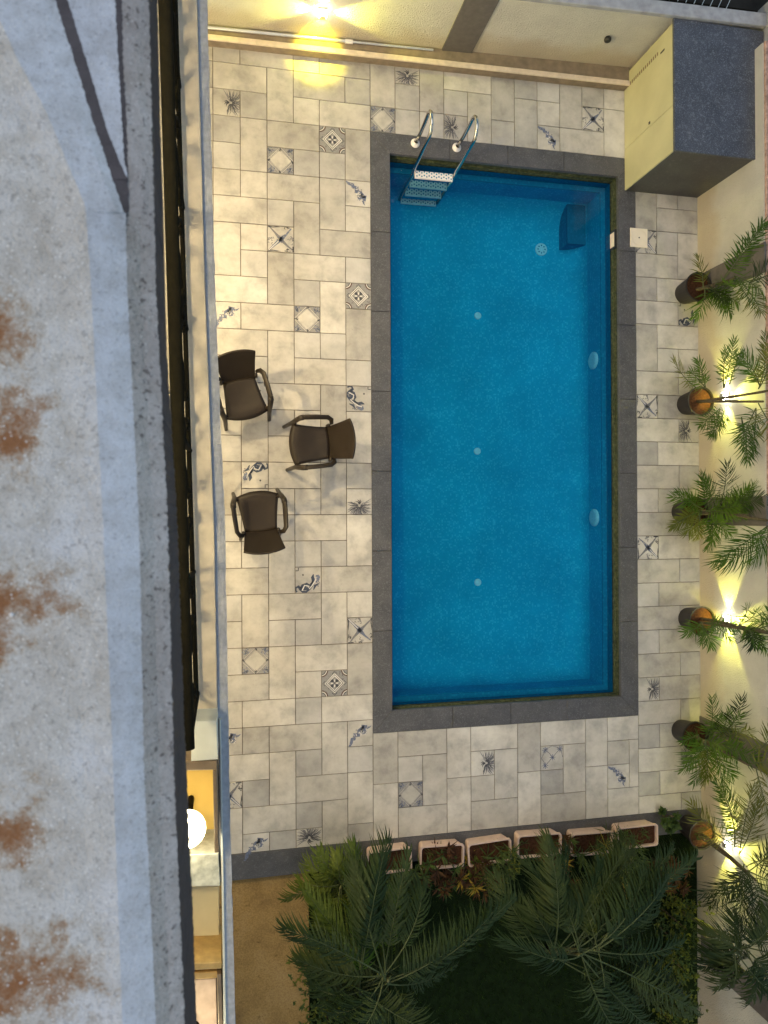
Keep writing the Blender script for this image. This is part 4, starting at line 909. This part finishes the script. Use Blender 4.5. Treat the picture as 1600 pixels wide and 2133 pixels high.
potted(1432, 1718, 'black pot lit amber at the garden corner of the granite border', 'leaning palm in the amber lit corner pot by the garden',
    [(1560, 1815, 1.2), (1575, 1830, 1.3)],
    [((1520, 1755, .75), (1440, 1675, .75), Yl, .17), ((1530, 1765, .85), (1500, 1650, 1.1), G, .18), ((1540, 1780, .95), (1570, 1640, 1.4), Yl, .2), ((1560, 1815, 1.2), (1640, 1740, 1.5), D, .2), ((1560, 1815, 1.2), (1465, 1862, 1.0), D, .2), ((1560, 1820, 1.2), (1540, 1920, 1.35), D, .2), ((1560, 1815, 1.2), (1640, 1850, 1.6), D, .2), ((1558, 1812, 1.2), (1590, 1900, 1.5), D, .2), ((1555, 1805, 1.15), (1600, 1790, 1.5), D, .2), ((1550, 1800, 1.1), (1520, 1860, 1.2), D, .18)], 26, 30)

def garden_palm(base, crown, label, fr, seed, mat=D, L=.22, n=40, stemr=.024, clump=.26):
    t = empty('garden_palm', tuple(base), label, 'palm', 'feathery palms of the garden'); rn = random.Random(seed); crown = Vector(crown)
    tops = [crown] + [crown + Vector((rn.uniform(-1, 1) * clump, rn.uniform(-1, 1) * clump, rn.uniform(-.35, .1))) for _ in range(2)]
    stems(t, base, tops, stemr, 'stem_green')
    for i, f in enumerate(fr):
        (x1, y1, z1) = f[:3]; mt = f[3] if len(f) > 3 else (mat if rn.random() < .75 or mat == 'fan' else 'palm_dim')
        for rep_ in range(2 if rn.random() < .45 else 1):
            b = tops[(i + rep_ * 2) % len(tops)] + Vector((rn.uniform(-.03, .03), rn.uniform(-.03, .03), rn.uniform(-.12, .02)))
            e1 = W(x1, y1, z1) if rep_ == 0 else W(x1 + rn.uniform(-70, 70), y1 + rn.uniform(-60, 60), z1 * rn.uniform(.65, .95))
            frond(t, b, e1, rn.uniform(.12, .3), L * rn.uniform(.95, 1.25), n, M[mt], rn, .0175, rn.uniform(.8, 2.0), .30 if mat != 'fan' else .18)
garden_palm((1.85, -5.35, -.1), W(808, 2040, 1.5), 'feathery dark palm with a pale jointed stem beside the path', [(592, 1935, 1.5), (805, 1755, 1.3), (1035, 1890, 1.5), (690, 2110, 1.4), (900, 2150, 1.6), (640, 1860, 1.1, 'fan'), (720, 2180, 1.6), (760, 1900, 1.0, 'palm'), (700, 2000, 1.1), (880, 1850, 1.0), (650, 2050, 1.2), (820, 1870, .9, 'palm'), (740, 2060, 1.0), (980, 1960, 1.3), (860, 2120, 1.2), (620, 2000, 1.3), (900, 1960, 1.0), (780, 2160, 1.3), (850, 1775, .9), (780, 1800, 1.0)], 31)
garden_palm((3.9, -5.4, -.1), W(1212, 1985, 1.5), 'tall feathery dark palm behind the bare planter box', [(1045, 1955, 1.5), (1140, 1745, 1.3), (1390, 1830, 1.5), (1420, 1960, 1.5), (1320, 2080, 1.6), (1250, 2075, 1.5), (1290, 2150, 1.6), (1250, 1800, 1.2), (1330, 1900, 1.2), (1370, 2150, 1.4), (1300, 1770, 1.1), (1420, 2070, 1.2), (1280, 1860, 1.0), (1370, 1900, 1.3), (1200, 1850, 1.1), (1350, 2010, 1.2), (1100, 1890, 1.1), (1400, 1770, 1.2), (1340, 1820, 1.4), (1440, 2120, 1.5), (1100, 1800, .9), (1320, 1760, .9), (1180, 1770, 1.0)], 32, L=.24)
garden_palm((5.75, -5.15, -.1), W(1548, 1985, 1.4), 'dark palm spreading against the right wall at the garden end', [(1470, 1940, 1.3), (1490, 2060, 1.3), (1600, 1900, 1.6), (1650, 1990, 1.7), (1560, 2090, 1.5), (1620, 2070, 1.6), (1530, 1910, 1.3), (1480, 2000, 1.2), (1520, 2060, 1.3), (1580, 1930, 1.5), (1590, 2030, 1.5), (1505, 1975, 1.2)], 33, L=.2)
garden_palm((1.25, -4.45, -.1), W(708, 1845, .75), 'small bright green fan shaped palm at the corner of the path', [(662, 1775, .7, 'fan'), (735, 1762, .75, 'fan'), (590, 1875, .6, 'fan'), (625, 1835, .6, 'fan'), (780, 1850, .7, 'fan'), (660, 1930, .7, 'fan'), (700, 1780, .75, 'fan'), (640, 1800, .6, 'fan'), (750, 1930, .7, 'fan'), (700, 1960, .7, 'fan')], 34, 'fan', .18, 34, .016, .1)

def shrub(px, py, z, label, mats, n, L, w, spread, seed, group='low shrubs of the garden', h=.3):
    rn = random.Random(seed); p = W(px, py, z); gz = -.1 if p.y < -4.1 else 0.0; t = empty('shrub', (p.x, p.y, gz), label, 'shrub', group)
    sm = MB()
    for _ in range(5):
        sm.tube([(0, 0, 0), (rn.uniform(-.5, .5) * spread, rn.uniform(-.5, .5) * spread, (z - gz) * .9)], [.012, .005], 5)
    sm.build('stem', M['trunk'], t)
    for mi, (mt, fr) in enumerate(mats):
        m = MB()
        for _ in range(max(1, int(n * fr))):
            a_ = rn.uniform(0, 6.28); r_ = spread * math.sqrt(rn.random()); rosette(m, (r_ * math.cos(a_), r_ * math.sin(a_), (z - gz) * rn.uniform(.45, 1.0)), 12, L, w, rn)
        m.build('foliage', M[mt], t)
shrub(925, 1820, .35, 'dark bronze leafed shrub behind the second planter box', [('croton', .7), ('shrub_green', .3)], 34, .15, .02, .28, 51)
shrub(1000, 1835, .35, 'croton with golden and red leaves behind the planter boxes', [('croton', .6), ('gold', .12), ('shrub_lime', .28)], 26, .15, .02, .2, 52)
shrub(1055, 1815, .35, 'fresh green strappy shrub beside the golden croton', [('shrub_green', .8), ('shrub_lime', .2)], 30, .17, .016, .22, 53)
shrub(850, 1850, .3, 'narrow leaved green shrub behind the first planter box', [('shrub_green', 1)], 34, .17, .012, .26, 54)
shrub(1180, 1800, .35, 'bronze shrub with a few yellow leaves beside the bare planter', [('croton', .5), ('gold', .06), ('shrub_green', .44)], 28, .15, .018, .26, 55)
shrub(1290, 1800, .35, 'strappy dark green shrub in front of the tall palm', [('shrub_green', .85), ('gold', .05)], 44, .22, .012, .34, 56)
shrub(1410, 1830, .45, 'dark maroon croton beside the right wall', [('croton', .85), ('gold', .05), ('shrub_green', .1)], 30, .12, .028, .22, 57)
shrub(1400, 1712, .2, 'small leafy green plant on the granite border by the corner pot', [('shrub_green', 1)], 9, .09, .05, .12, 58)
shrub(1462, 1745, .25, 'bright green plant beneath the corner pot lamp', [('shrub_lime', .5), ('shrub_green', .5)], 9, .1, .03, .12, 59)
def hedge(pts, z, wd, label, mats, n, seed):
    rn = random.Random(seed); A = W(*pts[0], z); B = W(*pts[1], z); t = empty('hedge', ((A.x + B.x) / 2, (A.y + B.y) / 2, -.1), label, 'hedge'); o_ = t.location
    for mt, fr in mats:
        m = MB()
        for _ in range(int(n * fr)):
            q = A.lerp(B, rn.random()); c = Vector((q.x + rn.gauss(0, wd) - o_.x, q.y + rn.gauss(0, .05) - o_.y, rn.uniform(.1, z + .12) + .06 * math.sin(q.y * 9))); rosette(m, c, 5, .05, .022, rn, (-.2, 1.3), .3)
        m.build('foliage', M[mt], t)
    m = MB()
    for i in range(8): q = A.lerp(B, (i + .5) / 8); m.tube([(q.x - o_.x, q.y - o_.y, 0), (q.x - o_.x + rn.uniform(-.05, .05), q.y - o_.y, z)], [.012, .005], 5)
    m.build('stem', M['trunk'], t)
hedge([(1440, 1880), (1425, 2230)], .5, .11, 'small leaved yellow green hedge along the right wall', [('shrub_lime', .55), ('shrub_green', .45)], 700, 61)
hedge([(665, 1990), (700, 2230)], .35, .12, 'low small leaved hedge along the edge of the path', [('shrub_lime', .35), ('shrub_green', .65)], 420, 62)
